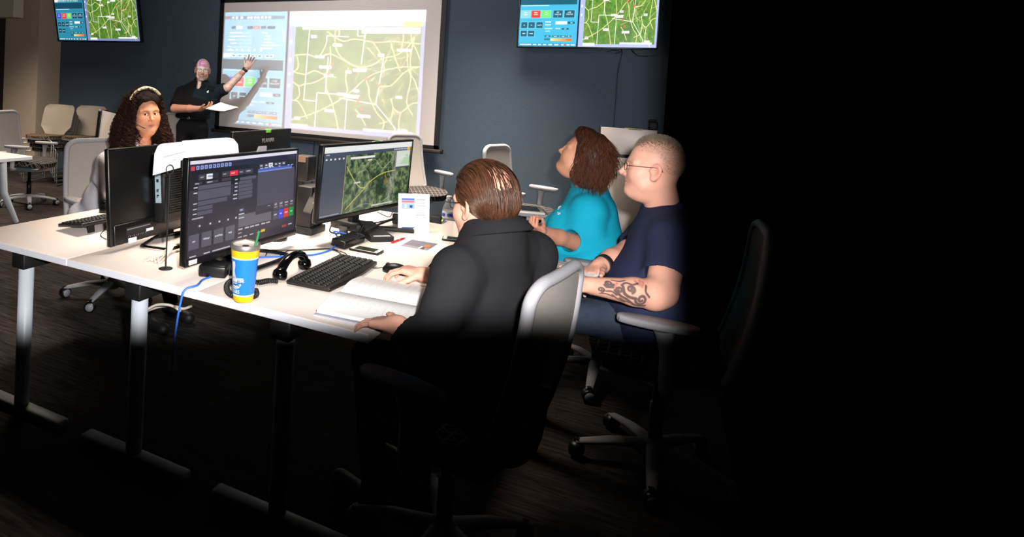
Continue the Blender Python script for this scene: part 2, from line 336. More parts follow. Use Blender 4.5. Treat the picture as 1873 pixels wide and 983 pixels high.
def console_picture(w, h):
    """dark dispatch console on the near desk monitor"""
    P = Pic(w, h, '3A3440'); P.rect(0, 0, 1, .24, '23232F'); P.rect(0, .0, 1, .035, 'F4F0FF'); P.rect(0, .06, .5, .3, '1D1C26')
    P.rect(.0, .035, 1, .1, '2C2A44')
    P.rect(.01, .055, .04, .1, 'E04858')
    for i in range(9): P.rect(.05+.033*i, .055, .074+.033*i, .095, 'A8B8F0'); P.rect(.056+.033*i, .065, .066+.033*i, .085, '5060B0')
    for x, wd, c in ((.07, .055, '45424E'), (.132, .05, 'F8F8FF'), (.19, .04, '2E2C36'), (.26, .06, '45424E'), (.325, .075, 'F0304A'), (.405, .05, '45424E'), (.46, .08, '45424E')): P.rect(x, .15, x+wd, .205, c)
    P.text(.085, .165, 'FD', .024, 'E8E8F0'); P.text(.145, .165, '911', .024, '6070A0'); P.text(.34, .165, 'EMS', .026, 'FFFFFF', False, .8); P.text(.27, .165, 'PD', .022, 'D8D8E0'); P.text(.415, .165, 'TAC', .02, 'D8D8E0', False, .8); P.text(.475, .165, 'RADIO', .02, 'E8E8F0', False, .8)
    for i, (y, hh, wd) in enumerate(((.26, .045, .27), (.315, .1, .27), (.425, .045, .24), (.48, .04, .12), (.53, .04, .12))):
        P.rect(.07, y, .07+wd, y+hh, '5E5C6C'); P.rect(.035, y+.012, .065, y+.024, 'D8D4DC')
    P.rect(.04, .225, .1, .25, '403E4A'); P.text(.045, .228, 'NAME', .02, 'E8E8F0', False, .7); P.rect(.13, .225, .23, .25, '4A4856'); P.text(.14, .228, 'ADDRESS', .02, 'E8E8F0', False, .6); P.rect(.26, .22, .34, .25, '4A4048')
    for i in range(6):
        y = .235+.042*i; wd = (.15, .11, .12, .12, .12, .12)[i]; P.rect(.42-(.01 if i else 0), y, .42+wd, y+.036, '5E5C6C'); P.rect(.375-(.012*(i > 3)), y+.012, .4, y+.024, 'D8D4DC')
    P.rect(.59, .2, .98, .6, '56525F'); P.rect(.59, .17, .95, .2, '5468C8'); P.rect(.59, .195, .95, .21, '8898E8')
    for x, c in ((.6, '54525E'), (.65, '54525E'), (.695, 'F4F6FF'), (.75, '4A4854'), (.79, '4A4854'), (.835, '54525E')): P.rect(x, .115, x+.042, .16, c); P.rect(x+.01, .13, x+.032, .145, 'E0E0E8' if c[0] != 'F' else '9098C0')
    for x, wd in ((.61, .03), (.65, .04), (.7, .02), (.73, .02), (.8, .02), (.9, .02), (.94, .02)): P.rect(x, .163, x+wd, .17, 'F4F4FF')
    P.rect(.58, .6, 1, .66, '443E48')
    P.text(.03, .585, 'RADIO GROUP', .022, 'F4F0F8', False, .7)
    for x in (.075, .16, .235, .31, .38): P.rect(x, .665, x+.03, .695, '4C4A56'); P.rect(x+.01, .672, x+.022, .69, 'DCDCE4')
    for i, t in enumerate(('PD', 'METRO', 'TRAVEL', 'TAC')):
        P.rect(.01+.099*i, .755, .09+.099*i, .91, '63606E'); P.text(.05+.099*i, .815, t, .028, 'FFFFFF', True, .7)
    P.rect(.42, .585, .47, .625, '585664'); P.rect(.43, .595, .455, .615, 'B0B4C8')
    P.rect(.42, .66, .58, .7, '6A6674'); P.rect(.42, .7, .74, .8, '6A6674'); P.rect(.42, .645, .47, .657, 'E0DCE4'); P.rect(.42, .69, .47, .7, 'E0DCE4'); P.text(.7, .615, 'MIC', .02, 'D0D0D8', False, .8)
    for x in (.42, .48, .53, .58, .64, .69): P.rect(x, .815, x+.04, .83, 'D0CCD4')
    P.text(.42, .855, 'CALL', .02, 'E8E8F0', False, .8)
    for i, t in enumerate(('AIR', 'LAND', 'TRANS', 'TAC')): P.rect(.76+.058*i, .59, .812+.058*i, .69, '55525E'); P.text(.786+.058*i, .615, t, .024, 'FFFFFF', True, .6); P.rect(.77+.058*i, .655, .80+.058*i, .665, 'C0A0A8')
    for i, (c, t) in enumerate((('55525E', 'HOLD'), ('4848E8', 'ADD'), ('F02834', 'FIRE'), ('1F9A3C', 'EMS'))): P.rect(.76+.058*i, .7, .812+.058*i, .81, c); P.text(.786+.058*i, .74, t, .024, 'FFFFFF', True, .6)
    P.rect(.64, .89, .68, .92, 'E8C830')
    for x in (.42, .47, .53, .6): P.rect(x, .905, x+.035, .918, 'C8C4CC')
    P.rect(.41, .945, .5, .975, 'E85A48'); P.rect(.86, .905, .91, .93, 'C04048'); P.rect(.93, .905, .97, .92, 'C8C4CC')
    for x in (.02, .13, .2, .25, .3): P.rect(x, .975, x+.05, .988, 'D8D4DC')
    return P.a
def aerial_picture(w, h):
    """aerial map on the far desk monitor"""
    P = Pic(w, h, '4C5260'); xs, ys = int(.225*w), int(.13*h); ww, hh = w-xs, h-ys
    n = vnoise(ww, hh, 22, 5, 5)[..., None]; m = vnoise(ww, hh, 60, 6, 3)[..., None]
    d = np.clip((n-.35)*3.2, 0, 1); a = np.array((.16, .25, .16))*(1-d)+np.array((.50, .58, .40))*d; a = a*(.7+.6*m)
    x = np.linspace(0, 1, ww)[None, :, None]; y = np.linspace(0, 1, hh)[:, None, None]
    c = np.exp(-((x-.72-.03*np.sin(y*6))/.05)**2)*.75; c = c*np.clip(.5+1.2*(m-.3), 0, 1); a = a*(1-c)+np.array((.74, .72, .66))*c
    P.a[ys:, xs:] = np.clip(a, 0, 1)
    T = lambda q: [(.225+.775*x, .13+.87*y) for x, y in q]
    for q in ([(.02, .2), (.12, .42), (.22, .58), (.3, .6), (.36, .52), (.5, .42), (.62, .38), (.75, .37)], [(.3, .6), (.25, .68), (.15, .8), (.05, .93)], [(.0, .0), (.0, .5), (.0, 1)]): P.line(T(q), .007, 'D8C860')
    for q in ([(.25, .25), (.4, .12), (.55, .3), (.7, .1)], [(.5, .42), (.6, .25), (.72, .15)], [(.06, 1), (.3, .9), (.5, .95), (.7, .85)], [(.15, .35), (.3, .3), (.36, .52)], [(.62, 0), (.63, .3), (.7, .6), (.66, 1)], [(.7, 0), (.71, .4), (.76, .7), (.74, 1)]): P.line(T(q), .0035, 'C8CCB0', .8)
    P.line(T([(.6, .45), (.62, .55), (.6, .6)]), .012, 'B8643C'); P.rect(.27, .17, .54, .205, 'F8F8F8'); P.rect(.46, .225, .51, .25, 'E8D8C8'); P.rect(.33, .55, .4, .575, 'E0DCD4')
    P.rect(0, 0, 1, .085, 'FAFBFA'); P.rect(0, .085, 1, .135, '4A5468'); P.rect(0, .135, .225, 1, '4C5260'); P.text(.02, .1, 'MAPS', .025, 'E8ECF4', False, .8)
    for i in range(5): P.rect(.02+.042*i, .165, .037+.042*i, .19, 'E8ECF4')
    for i in range(9): P.rect(.77+.02*i, .095, .785+.02*i, .125, 'B8C0CC')
    P.rect(.945, .085, .985, .135, 'F0C030')
    P.rect(.81, .14, .985, .4, 'E4E8E0'); P.poly([(.86, .36), (.94, .2), (.985, .24), (.985, .38)], 'C0E0B8'); P.line([(.82, .3), (.88, .24), (.95, .25)], .004, 'F8F8F4'); P.rect(.81, .4, .985, .425, '50565C')
    P.rect(.01, .97, .2, .985, '9AA0B0'); P.rect(.55, .955, .8, .975, 'D8D8D4')
    return P.a
TV_PIC = conference_picture(1100, 620, .455, False, '43B2D6', '155A70', '7CD8F0', '8CC8E8')
TV_PIC2 = conference_picture(1100, 620, .375, False, '2F8CA8', '164A60', '5CB4CC', '5048D8', '8090C0')
PROJ_PIC = conference_picture(1408, 800, .36, True, '8AC8E4', '2C5468', 'B8E8F8', '3C38E8', '9CB0F0')
# ---------------------------------------------------------------- materials
M = {}
M['navy'] = mat('navy_wall_fabric', '46525f', .9, var=.07, vscale=40, bump=.25, bscale=260, spec=.2)
M['beige'] = mat('beige_wall', 'b3a291', .85, var=.03, vscale=30, bump=.1, bscale=200, spec=.2)
M['soffit'] = mat('pale_soffit', 'c4b4a4', .85, spec=.2)
M['dark_door'] = mat('dark_door', '3a302c', .6)
M['laminate'] = mat('white_laminate', 'e0d4ce', .38, var=.012, vscale=4, spec=.4)
M['edge'] = mat('white_edge_band', 'd4d6e0', .45)
M['legpaint'] = mat('pale_grey_paint', 'b4bac4', .4)
M['grey'] = mat('light_grey_plastic', '929196', .6, bump=.05, bscale=300, spec=.25)
M['knit'] = mat('pale_grey_knit', '97918d', .85, var=.03, vscale=150, bump=.3, bscale=420, spec=.2)
M['shell'] = mat('warm_grey_shell', '8c8278', .5)
M['bluegrey'] = mat('blue_grey_plastic', '6f7a86', .5)
M['chrome'] = mat('pale_wire', 'a9adb0', .3, .6)
M['black'] = mat('black_plastic', '0c0c0d', .35, bump=.05, bscale=400)
M['matte'] = mat('matte_black', '0e0e10', .6)
M['softblack'] = mat('soft_black', '17171a', .55)
M['gloss'] = mat('glossy_black', '050506', .12)
M['bezel'] = mat('dark_bezel', '141316', .3)
M['key'] = mat('key_caps', '1b1a1b', .5)
M['keyedge'] = mat('brown_black_plastic', '1c1816', .4)
M['caster_disc'] = mat('grey_caster_disc', '84868e', .5)
M['paper'] = mat('white_paper', 'e6e4e4', .7, spec=.2)
M['print_grey'] = mat('pale_grey_print', '7a7880', .8)
M['label'] = mat('white_sticker', 'e4e6ea', .5)
M['green_tag'] = mat('green_sticker', '62b33c', .5)
M['blue_cable'] = mat('blue_cable_jacket', '2e66c8', .4)
M['cable'] = mat('black_cable_jacket', '101010', .5)
M['white_cable'] = mat('ivory_cable_jacket', 'd8d0c4', .5)
M['steel'] = mat('brushed_steel', 'b8b4ae', .22, 1.)
M['bronze'] = mat('bronze_foot', '2a2018', .3, .4)
M['portplate'] = mat('pale_blue_port_plate', '9fb6c2', .4, .2)
M['vent'] = mat('vent_grille', '0b0b0b', .6)
M['glass'] = mat('clear_plastic', 'e8eef2', .06, spec=.6); M['glass'].node_tree.nodes['Principled BSDF'].inputs['Alpha'].default_value = .16
M['red'] = mat('red_plastic', 'b81c28', .35)
M['screenfab'] = mat('projection_fabric', 'cfc6c4', .9, spec=.1)
M['brownbar'] = mat('dark_weight_bar', '2a2422', .5)
M['silverface'] = mat('white_phone_front', 'dcd6d0', .3)
M['phoneglass'] = mat('phone_glass', '20261e', .15, var=.35, vscale=60)
M['skirt'] = mat('jeans', '2b3648', .85, var=.12, vscale=60, bump=.3, bscale=300)
def carpet():
    m = mat('dark_plank_carpet', '2c2827', .95, spec=.1); nt = m.node_tree; L = nt.links.new; b = nt.nodes['Principled BSDF']
    tc = nt.nodes.new('ShaderNodeTexCoord'); cols = []
    mp = nt.nodes.new('ShaderNodeMapping'); mp.inputs['Rotation'].default_value = (0, 0, .0); mp.inputs['Scale'].default_value = (3, 40, 1); L(tc.outputs['Object'], mp.inputs[0])
    n = nt.nodes.new('ShaderNodeTexNoise'); n.inputs['Scale'].default_value = 1.6; n.inputs['Detail'].default_value = 6; n.inputs['Roughness'].default_value = .75; L(mp.outputs[0], n.inputs[0])
    r = nt.nodes.new('ShaderNodeValToRGB'); r.color_ramp.elements[0].position = .36; r.color_ramp.elements[0].color = (*lin('131212'), 1); r.color_ramp.elements[1].position = .66; r.color_ramp.elements[1].color = (*lin('403a38'), 1); L(n.outputs[0], r.inputs[0])
    k = nt.nodes.new('ShaderNodeTexBrick'); k.inputs['Scale'].default_value = 1.; k.inputs['Brick Width'].default_value = 1.; k.inputs['Row Height'].default_value = .25; k.inputs['Mortar Size'].default_value = .0; k.offset = .35
    k.inputs['Color1'].default_value = (.8, .8, .8, 1); k.inputs['Color2'].default_value = (1.25, 1.2, 1.2, 1); L(tc.outputs['Object'], k.inputs[0])
    mx = nt.nodes.new('ShaderNodeMix'); mx.data_type = 'RGBA'; mx.blend_type = 'MULTIPLY'; mx.inputs[0].default_value = 1; L(r.outputs[0], mx.inputs[6]); L(k.outputs[0], mx.inputs[7]); L(mx.outputs[2], b.inputs['Base Color'])
    bu = nt.nodes.new('ShaderNodeBump'); bu.inputs['Strength'].default_value = .6; bu.inputs['Distance'].default_value = .004; n2 = nt.nodes.new('ShaderNodeTexNoise'); n2.inputs['Scale'].default_value = 220; L(tc.outputs['Object'], n2.inputs[0]); L(n2.outputs[0], bu.inputs['Height']); L(bu.outputs[0], b.inputs['Normal'])
    return m
def triangle_weave(name, base, line, sc, w=.12):
    """woven seat cloth: pale lines in three directions over a dark ground"""
    m = mat(name, base, .9, spec=.15); nt = m.node_tree; L = nt.links.new; b = nt.nodes['Principled BSDF']; tc = nt.nodes.new('ShaderNodeTexCoord'); acc = None
    for a in (0, 60, 120):
        d = nt.nodes.new('ShaderNodeVectorMath'); d.operation = 'DOT_PRODUCT'; d.inputs[1].default_value = (sc*math.cos(math.radians(a)), sc*math.sin(math.radians(a)), sc*(.55 if a else .4)); L(tc.outputs['Object'], d.inputs[0])
        f = nt.nodes.new('ShaderNodeMath'); f.operation = 'FRACT'; L(d.outputs['Value'], f.inputs[0])
        c = nt.nodes.new('ShaderNodeMath'); c.operation = 'LESS_THAN'; c.inputs[1].default_value = w; L(f.outputs[0], c.inputs[0])
        if acc is None: acc = c
        else:
            x = nt.nodes.new('ShaderNodeMath'); x.operation = 'MAXIMUM'; L(acc.outputs[0], x.inputs[0]); L(c.outputs[0], x.inputs[1]); acc = x
    mx = nt.nodes.new('ShaderNodeMix'); mx.data_type = 'RGBA'; mx.inputs[6].default_value = (*lin(base), 1); mx.inputs[7].default_value = (*lin(line), 1); L(acc.outputs[0], mx.inputs[0]); L(mx.outputs[2], b.inputs['Base Color']); return m
M['carpet'] = carpet()
M['weave'] = triangle_weave('triangle_seat_cloth', '1a181b', '726c69', 26, .10)
M['weave_brown'] = triangle_weave('brown_seat_cloth', '6c5848', '2e2520', 30, .2)

# ---------------------------------------------------------------- the room
D = 6.6
WX0, WX1 = -8.167, .035
struct('wall_back', MB().box(((WX0-.2+WX1)/2, D+.06, 1.55), (WX1-WX0+.2, .12, 3.1)), M['navy'])
pj = MB().box(((-8.936-8.167)/2, (6.209+D+.02)/2, 1.55), (.769, D+.02-6.209, 3.1))
struct('wall_left', pj, M['beige'])
zs = on_y(24, 31, 5.9)
struct('trim_1', MB().box((zs[0]-.6, 5.98, zs[2]+.5), (1.2, .16, 1.0)), M['soffit'])
struct('door_1', MB().box((-9.45, 6.42, 1.25), (1.02, .06, 2.5), bev=.004).box((-9.45, 6.385, 1.25), (.8, .012, 2.1), bev=.004), M['dark_door'])
a, b_ = on_z(-40, 569, 0), on_z(420, 569, 0); dv = nrm(b_-a); nv = V3(dv[1], -dv[0], 0)
fl = MB(); poly = [(-10.2, D), (-10.2, 2.4), (-4.6, 1.6), (-2.9, 1.6), (-2.9, 1.1), (.35, 1.1), (.35, D)]
fl.prism(poly[::-1], -.08, 0); struct('floor', fl, M['carpet'])

# projection screen on the wall
SY = D-.07; SX0, SX1, SZ0, SZ1 = on_y(405.5, 120, SY)[0], on_y(801, 130, SY)[0], on_y(600, 248.7, SY)[2], on_y(500, 3.2, SY)[2]; SM = (SX0+SX1)/2; SW = SX1-SX0
ps = thing('projection_screen', 'large white projection screen with black border hanging on the dark blue wall', 'projection screen', (SM, SY, SZ0))
SHh = SZ1-SZ0
ob('screen_fabric', MB().box((0, .006, SHh/2), (SW, .012, SHh)), M['screenfab'], ps)
fr = MB()
fr.box((-SW/2-.035, .006, SHh/2), (.07, .014, SHh+.1)).box((SW/2+.028, .006, SHh/2), (.056, .014, SHh+.1)).box((0, .006, SHh+.10), (SW+.126, .014, .20)).box((0, .006, -.02), (SW+.126, .014, .04)); ob('black_border', fr, M['matte'], ps)
ob('weight_bar', MB().box((.005, -.004, -.06), (SW+.17, .04, .04), bev=.008), M['brownbar'], ps)
for sx in (-1, 1): ob('end_cap', MB().box((sx*(SW/2+.095), -.004, -.06), (.024, .045, .046), bev=.006), M['black'], ps)
ob('casing', MB().box((0, 0, SHh+.25), (SW+.24, .12, .12), bev=.012), M['matte'], ps)

# wall displays
def wall_display(label, cx, y, z0, w, h, tilt, yaw, pic, k):
    t = thing('wall_display', label, 'television', (cx, y, z0), yaw); X = rmat('X', tilt)
    ob('housing', MB().box((0, .035, h/2), (w, .05, h), bev=.006, M=X).box((0, .085, h/2), (w*.55, .05, h*.5), bev=.01, M=X), M['black'], t)
    b = .014; fr_ = MB()
    for c, s_ in (((0, .005, b/2), (w, .02, b)), ((0, .005, h-b/2), (w, .02, b)), ((-w/2+b/2, .005, h/2), (b, .02, h)), ((w/2-b/2, .005, h/2), (b, .02, h))): fr_.box(c, s_, M=X, bev=.003)
    ob('bezel', fr_, M['bezel'], t)
    ob('display_panel', MB().quad((-w/2+b, .004, b), (w/2-b, .004, b), (w/2-b, .004, h-b), (-w/2+b, .004, h-b), M=X), screen_mat('display_'+str(len(pic))+str(round(cx)), pic, k), t)
    g = D-y-.11-(.0 if tilt == 0 else -.08); ob('wall_mount', MB().box((0, D-y-g/2-.001, h*.5), (.3, g, .3), bev=.01), M['matte'], t); return t
p0, p1 = on_y(945, 86, D-.14), on_y(1203, 91, D-.14)
TVR = wall_display('television on the right with bright green road map beside cyan control panel', (p0[0]+p1[0])/2, D-.14, (p0[2]+p1[2])/2, p1[0]-p0[0], .86, 0., 0., TV_PIC, 1.35)
bl = on_y(107, 74.5, D-.42); br = on_y(258, 74.5, D-.42)
TVL = wall_display('television tilted down on the left by beige column, with road map', (bl[0]+br[0])/2, D-.42, bl[2]-.005, br[0]-bl[0], .93, .19, 0., TV_PIC2, 1.05)
# hanging cords
def cord(name, pts, r, m, label, cat='cord', n=10, group=None):
    P = cr(pts, n); o = ob(name, MB().tube(P, r, 8), m); return tag(o, label, cat, group)
cord('power_cord', [on_y(1136, 90, D-.08), on_y(1137, 98, D-.015), on_y(1130, 130, D-.015), on_y(1126, 180, D-.015), on_y(1122, 232, D-.015)], .004, M['cable'], 'black cord hanging down the blue wall below the right television')
cord('power_cord', [on_y(1154, 90, D-.08), on_y(1165, 101, D-.015), on_y(1182, 103, D-.015), on_y(1203, 101, D-.015)], .004, M['cable'], 'short black cord drooping sideways under the right corner television')
cord('cable_loop', [on_y(1110, 95, D-.05), on_y(1122, 92, D-.05), on_y(1136, 95, D-.05), on_y(1124, 98, D-.05)], .004, M['cable'], 'flat loop of black cord tucked beneath the right television')
def adopt(c, p):
    bpy.context.view_layer.update(); c.parent = p; c.matrix_parent_inverse = p.matrix_world.inverted()
    for k in ('label', 'category', 'group'):
        if k in c: del c[k]
for o in list(COL.objects):
    if o.name.startswith(('power_cord', 'cable_loop')): adopt(o, TVR)
cl = thing('cable_outlet', 'small wall bracket with thin cord under the projection screen', 'wall bracket', on_y(579, 258, D-.005))
ob('bracket', MB().tube([(-.045, -.01, -.02), (-.045, -.03, .012), (.045, -.03, .012), (.045, -.01, -.02)], .004, 6), M['chrome'], cl)
ob('cord', MB().tube(cr([(-.02, -.012, 0), (-.03, -.012, -.2), (-.03, -.012, -.55)], 8), .004, 6), M['cable'], cl)

# ---------------------------------------------------------------- tables
TZ = .74
def work_table(label, x0, x1, y0, y1, group=None, foot=True):
    t = thing('work_table', label, 'table', ((x0+x1)/2, y0, 0), 0, group); w = x1-x0; l = y1-y0
    ob('tabletop', MB().box((0, l/2, TZ-.015), (w-.0006, l, .030), bev=.002), [M['laminate']], t)
    eb = MB().box((0, -.0006, TZ-.0155), (w-.008, .002, .023)); ob('edge_band', eb, M['edge'], t); ob('edge_band', MB().box((0, l+.0006, TZ-.0155), (w-.008, .002, .023)), M['edge'], t)
    for yy in (.07, l-.07):
        lg = MB().lathe([(.0001, .03), (.030, .03), (.031, .05), (.031, .64), (.0001, .64)], 24, tr(0, yy, 0)); leg = ob('leg', lg, M['legpaint'], t)
        ob('bracket', MB().box((0, yy+.05, .672), (.08, .19, .075), bev=.006).box((.0, yy+.06, .70), (w*.75, .05, .018), bev=.004), M['matte'], t)
        ob('foot', MB().box((0, yy, .018), (w*.8, .06, .03), bev=.01), M['legpaint'], t)
    ob('crossbeam', MB().box((0, l/2, .675), (.05, l-.2, .035), bev=.004), M['matte'], t)
    return t
TX = (-2.71, -2.045, -1.388, -.732)
work_table('long white table nearest the grey-cardigan woman, carrying two monitors turned away', TX[0], TX[1], 1.72, 3.55)
work_table('long white table in the middle, under the monitor with dark console', TX[1], TX[2], 1.72, 3.55)
work_table('long white table nearest the man in black, with keyboard and papers', TX[2], TX[3], 1.72, 3.55)
# side table at the left edge
c = on_z(60, 286, TZ)
st = thing('side_table', 'white table corner at the far left with slanted grey leg', 'table', (c[0]-.4, c[1]-.9, 0))
ob('tabletop', MB().box((0, .45, TZ-.016), (.8, .9, .032), bev=.004), M['laminate'], st); ob('edge_band', MB().box((.4, .45, TZ-.016), (.002, .89, .024)), M['edge'], st)
off = V3(c[0]-.4, c[1]-.9, 0)
p1 = at(4, 296, 6.0)-off; p2 = at(7, 352, 6.0)-off; p3 = on_z(30, 408, 0)-off
p1[2] = TZ-.03
ob('leg', MB().tube([p1, p2, p2*.7+p3*.3, p3+V3(0, 0, .01)], [.035, .034, .03, .022], 12), M['legpaint'], st)
ob('leg', MB().tube([V3(-.3, .2, TZ-.03), V3(-.3, .2, .3), V3(-.33, .0, .01)], [.035, .034, .022], 12), M['legpaint'], st)
tag(ob('paper_sheet', MB().box((c[0]-.62, c[1]-.2, TZ+.002), (.22, .3, .002)), M['paper']), 'white paper lying on the table at the far left', 'paper')

# ---------------------------------------------------------------- office chairs
def rounded_loop(w, h, r, n=6):
    pts = []; sides = []
    for cx_, cy_, a0 in ((w/2-r, h-r, 0), (-w/2+r, h-r, 90), (-w/2+r, r, 180), (w/2-r, r, 270)):
        for k in range(n+1):
            a = math.radians(a0+90*k/n); pts.append((cx_+r*math.cos(a), cy_+r*math.sin(a)))
    out = []; st = r*PI/2/n
    for p, q in zip(pts, pts[1:]+pts[:1]):
        d = math.hypot(q[0]-p[0], q[1]-p[1]); m = max(1, int(d/st/1.5))
        out += [(p[0]+(q[0]-p[0])*k/m, p[1]+(q[1]-p[1])*k/m) for k in range(m)]
    return out
def back_pt(y, s):
    """back surface: y across, s height fraction 0..1; faces +X"""
    z = .47+.555*s; x = -.21-.05*s-.055*s*s+.035*math.sin(s*PI)*-1+.10*y*y*4*.35
    return (x, y*(1-.14*s), z)
def task_chair(label, loc, rz, group='grey office chairs'):
    t = thing('office_chair', label, 'office chair', loc, rz, group)
    # star base with casters
    st_ = MB().lathe([(.0001, .065), (.045, .065), (.05, .10), (.035, .125), (.0001, .125)], 20)
    for k in range(5):
        a = 2*PI*k/5+.3; R = rmat('Z', a)
        st_.tube([(.03, 0, .10), (.16, 0, .092), (.27, 0, .072), (.30, 0, .066)], [.032, .026, .02, .016], 10, M=R, flat=.62)
    ob('star_base', st_, M['grey'], t)
    for k in range(5):
        a = 2*PI*k/5+.3; x, y = .295*math.cos(a), .295*math.sin(a); R = tr(x, y, .035) @ rmat('Z', a+.9+k)
        cs = MB().lathe([(.0001, -.022), (.029, -.022), (.034, -.017), (.034, .017), (.029, .022), (.0001, .022)], 20, R @ rmat('X', PI/2)).box((0, 0, .03), (.02, .02, .03), M=R)
        co = ob('caster', cs, M['black'], t)
        ob('wheel_disc', MB().lathe([(.0001, .0235), (.0245, .0235), (.025, .021), (.0245, -.0205), (.025, -.021), (.0245, -.0235), (.0001, -.0235)], 18, R @ rmat('X', PI/2)), M['caster_disc'], co)
    ob('gas_column', MB().lathe([(.0001, .12), (.026, .12), (.026, .27), (.018, .27), (.018, .40), (.0001, .40)], 18), M['black'], t)
    ob('mechanism', MB().box((-.02, 0, .405), (.26, .2, .05), bev=.02).box((.0, 0, .43), (.42, .40, .02), bev=.01), M['bluegrey'], t)
    # seat pad
    G = []
    for i in range(13):
        u = -1+2*i/12; row = []
        for j in range(13):
            v = -1+2*j/12; sq = lambda a, b: a*math.sqrt(1-.42*b*b)
            row.append((.24*sq(u, v)+.02, .25*sq(v, u), .478+.012*(1-u**4)*(1-v**4)+.012*abs(v)**3-(.02*max(u-.5, 0)*2)**1))
        G.append(row)
    ob('seat', MB().sheet(np.array(G), .055), M['weave'], t)
    # back: frame loop with inset panel
    lp = []
    for y, s_ in rounded_loop(.46, 1., .10, 8): lp.append(back_pt(y, s_))
    ob('back_frame', MB().tube(lp, .018, 12, closed=True), M['grey'], t)
    G = []
    for i in range(13):
        s_ = .02+.96*i/12; row = []
        for j in range(11):
            y = (-1+2*j/10)*.222*(1-.16*max(0, abs(s_-.5)*2-.82)/.18*.5); row.append(back_pt(y, s_))
        G.append(row)
    ob('back_panel', MB().sheet(np.array(G), .014), M['knit'], t)
    sp = MB().tube(cr([(-.1, 0, .41), (-.2, 0, .42), (-.262, 0, .5), (-.29, 0, .68)], 6), [.03, .03, .024, .016], 10); ob('back_support', sp, M['grey'], t)
    for sy in (-1, 1):
        ar = MB().tube(cr([(-.03, sy*.17, .425), (-.02, sy*.275, .43), (-.015, sy*.29, .47), (-.01, sy*.285, .58), (0, sy*.28, .655)], 5), [.018, .022, .024, .022, .036], 10)
        ao = ob('armrest', ar, M['grey'], t)
        pd = MB(); pts = [(.14*math.cos(q)*1.0*(1-.12*math.sin(q)**2)+.02, .045*np.sign(math.sin(q))*abs(math.sin(q))**.6) for q in np.linspace(0, 2*PI, 28, endpoint=False)]
        pd.prism(pts, .66, .688, tr(0, sy*.275, 0), bev=.009); ob('arm_pad', pd, M['grey'], ao)
    return t
CH = task_chair('grey office chair at the left edge beside the side table', (0, 0, 0), 0.)
def chair(label, x, y, rz): return dup(CH, (x, y, 0), rz, label)
p = on_z(52, 370, .03); CH.location = (p[0], p[1], 0); CH.rotation_euler = (0, 0, math.radians(20))
chD = chair('grey office chair on which the woman in grey cardigan sits', -3.17, 3.04, math.radians(-14))
chP = chair('pale chair back behind the standing presenter, left of the projection screen', -5.56, 6.20, math.radians(-65))
chM = chair('grey office chair standing behind the right-hand desk monitor, showing one armrest', -2.08, 5.98, math.radians(-35))
chW = chair('beige-backed office chair against the blue wall, above the man in black', -1.0, 5.66, math.radians(-20))
chB = chair('grey office chair holding the woman in turquoise', -.22, 3.60, math.radians(180))
chC = chair('grey office chair holding the man in navy at the right edge', .06, 2.86, math.radians(180))
chA = chair('grey office chair nearest the camera, its rounded back behind the man in black', -.53, 1.94, math.radians(169)); chA.scale = (1, 1, .955)

# ---------------------------------------------------------------- stacked guest chairs
def stack_chair(label, loc, rz, group):
    t = thing('stacking_chair', label, 'stacking chair', loc, rz, group)
    G = []
    for i in range(27):
        s_ = i/26; row = []; w = .235 if s_ > .3 else .235-.09*math.sin((.3-s_)/.3*PI*.5)
        for j in range(9):
            y = -1+2*j/8; zz = .45+.43*s_; cn = max(0, s_-.80)/.20; ww = w*math.sqrt(max(.02, 1-.42*cn**3))
            row.append((-.2-.09*s_-.03*s_*s_+.03*y*y, y*ww, zz))
        G.append(row)
    ob('back_shell', MB().sheet(np.array(G), .012), M['shell'], t)
    G = []
    for i in range(9):
        u = -1+2*i/8; row = []
        for j in range(9):
            v = -1+2*j/8; row.append((.22*u*math.sqrt(1-.4*v*v), .235*v*math.sqrt(1-.4*u*u), .455+.01*v*v))
        G.append(row)
    ob('seat_pad', MB().sheet(np.array(G), .035), M['weave_brown'], t)
    ob('seat_shell', MB().sheet(np.array(G)-V3(0, 0, .022), .012), M['bluegrey'], t)
    wf = MB()
    for sy in (-1, 1):
        wf.tube(cr([(.15, sy*.12, .43), (.2, sy*.23, .425), (.215, sy*.25, .36), (.22, sy*.252, .04), (.16, sy*.255, .008), (-.16, sy*.255, .008), (-.2, sy*.25, .05), (-.17, sy*.24, .36), (-.15, sy*.2, .43)], 4), .0065, 6)
    wf.tube([(.15, -.12, .43), (.15, .12, .43)], .006, 6).tube([(-.15, -.2, .43), (-.15, .2, .43)], .006, 6)
    ob('wire_frame', wf, M['chrome'], t); return t
sc0 = None
SA = math.radians(285)
names = ('lowest', 'second from bottom', 'third from bottom', 'topmost')
for si, (px, py, nm) in enumerate(((112, 197, 'left-hand'), (170, 199, 'right-hand'))):
    top = at(px, py, 8.72+.12*si)
    for k in range(4):
        lab = 'warm grey stacking chair, %s in the %s stack by the beige column' % (names[k], nm)
        f = V3(math.cos(SA), math.sin(SA), 0); base_ = V3(top[0], top[1], 0)+f*(.30-.045*(3-k)); loc = (base_[0], base_[1], .058*k)
        if sc0 is None: sc0 = stack_chair(lab, loc, SA, 'stacked guest chairs')
        else: dup(sc0, loc, SA, lab)
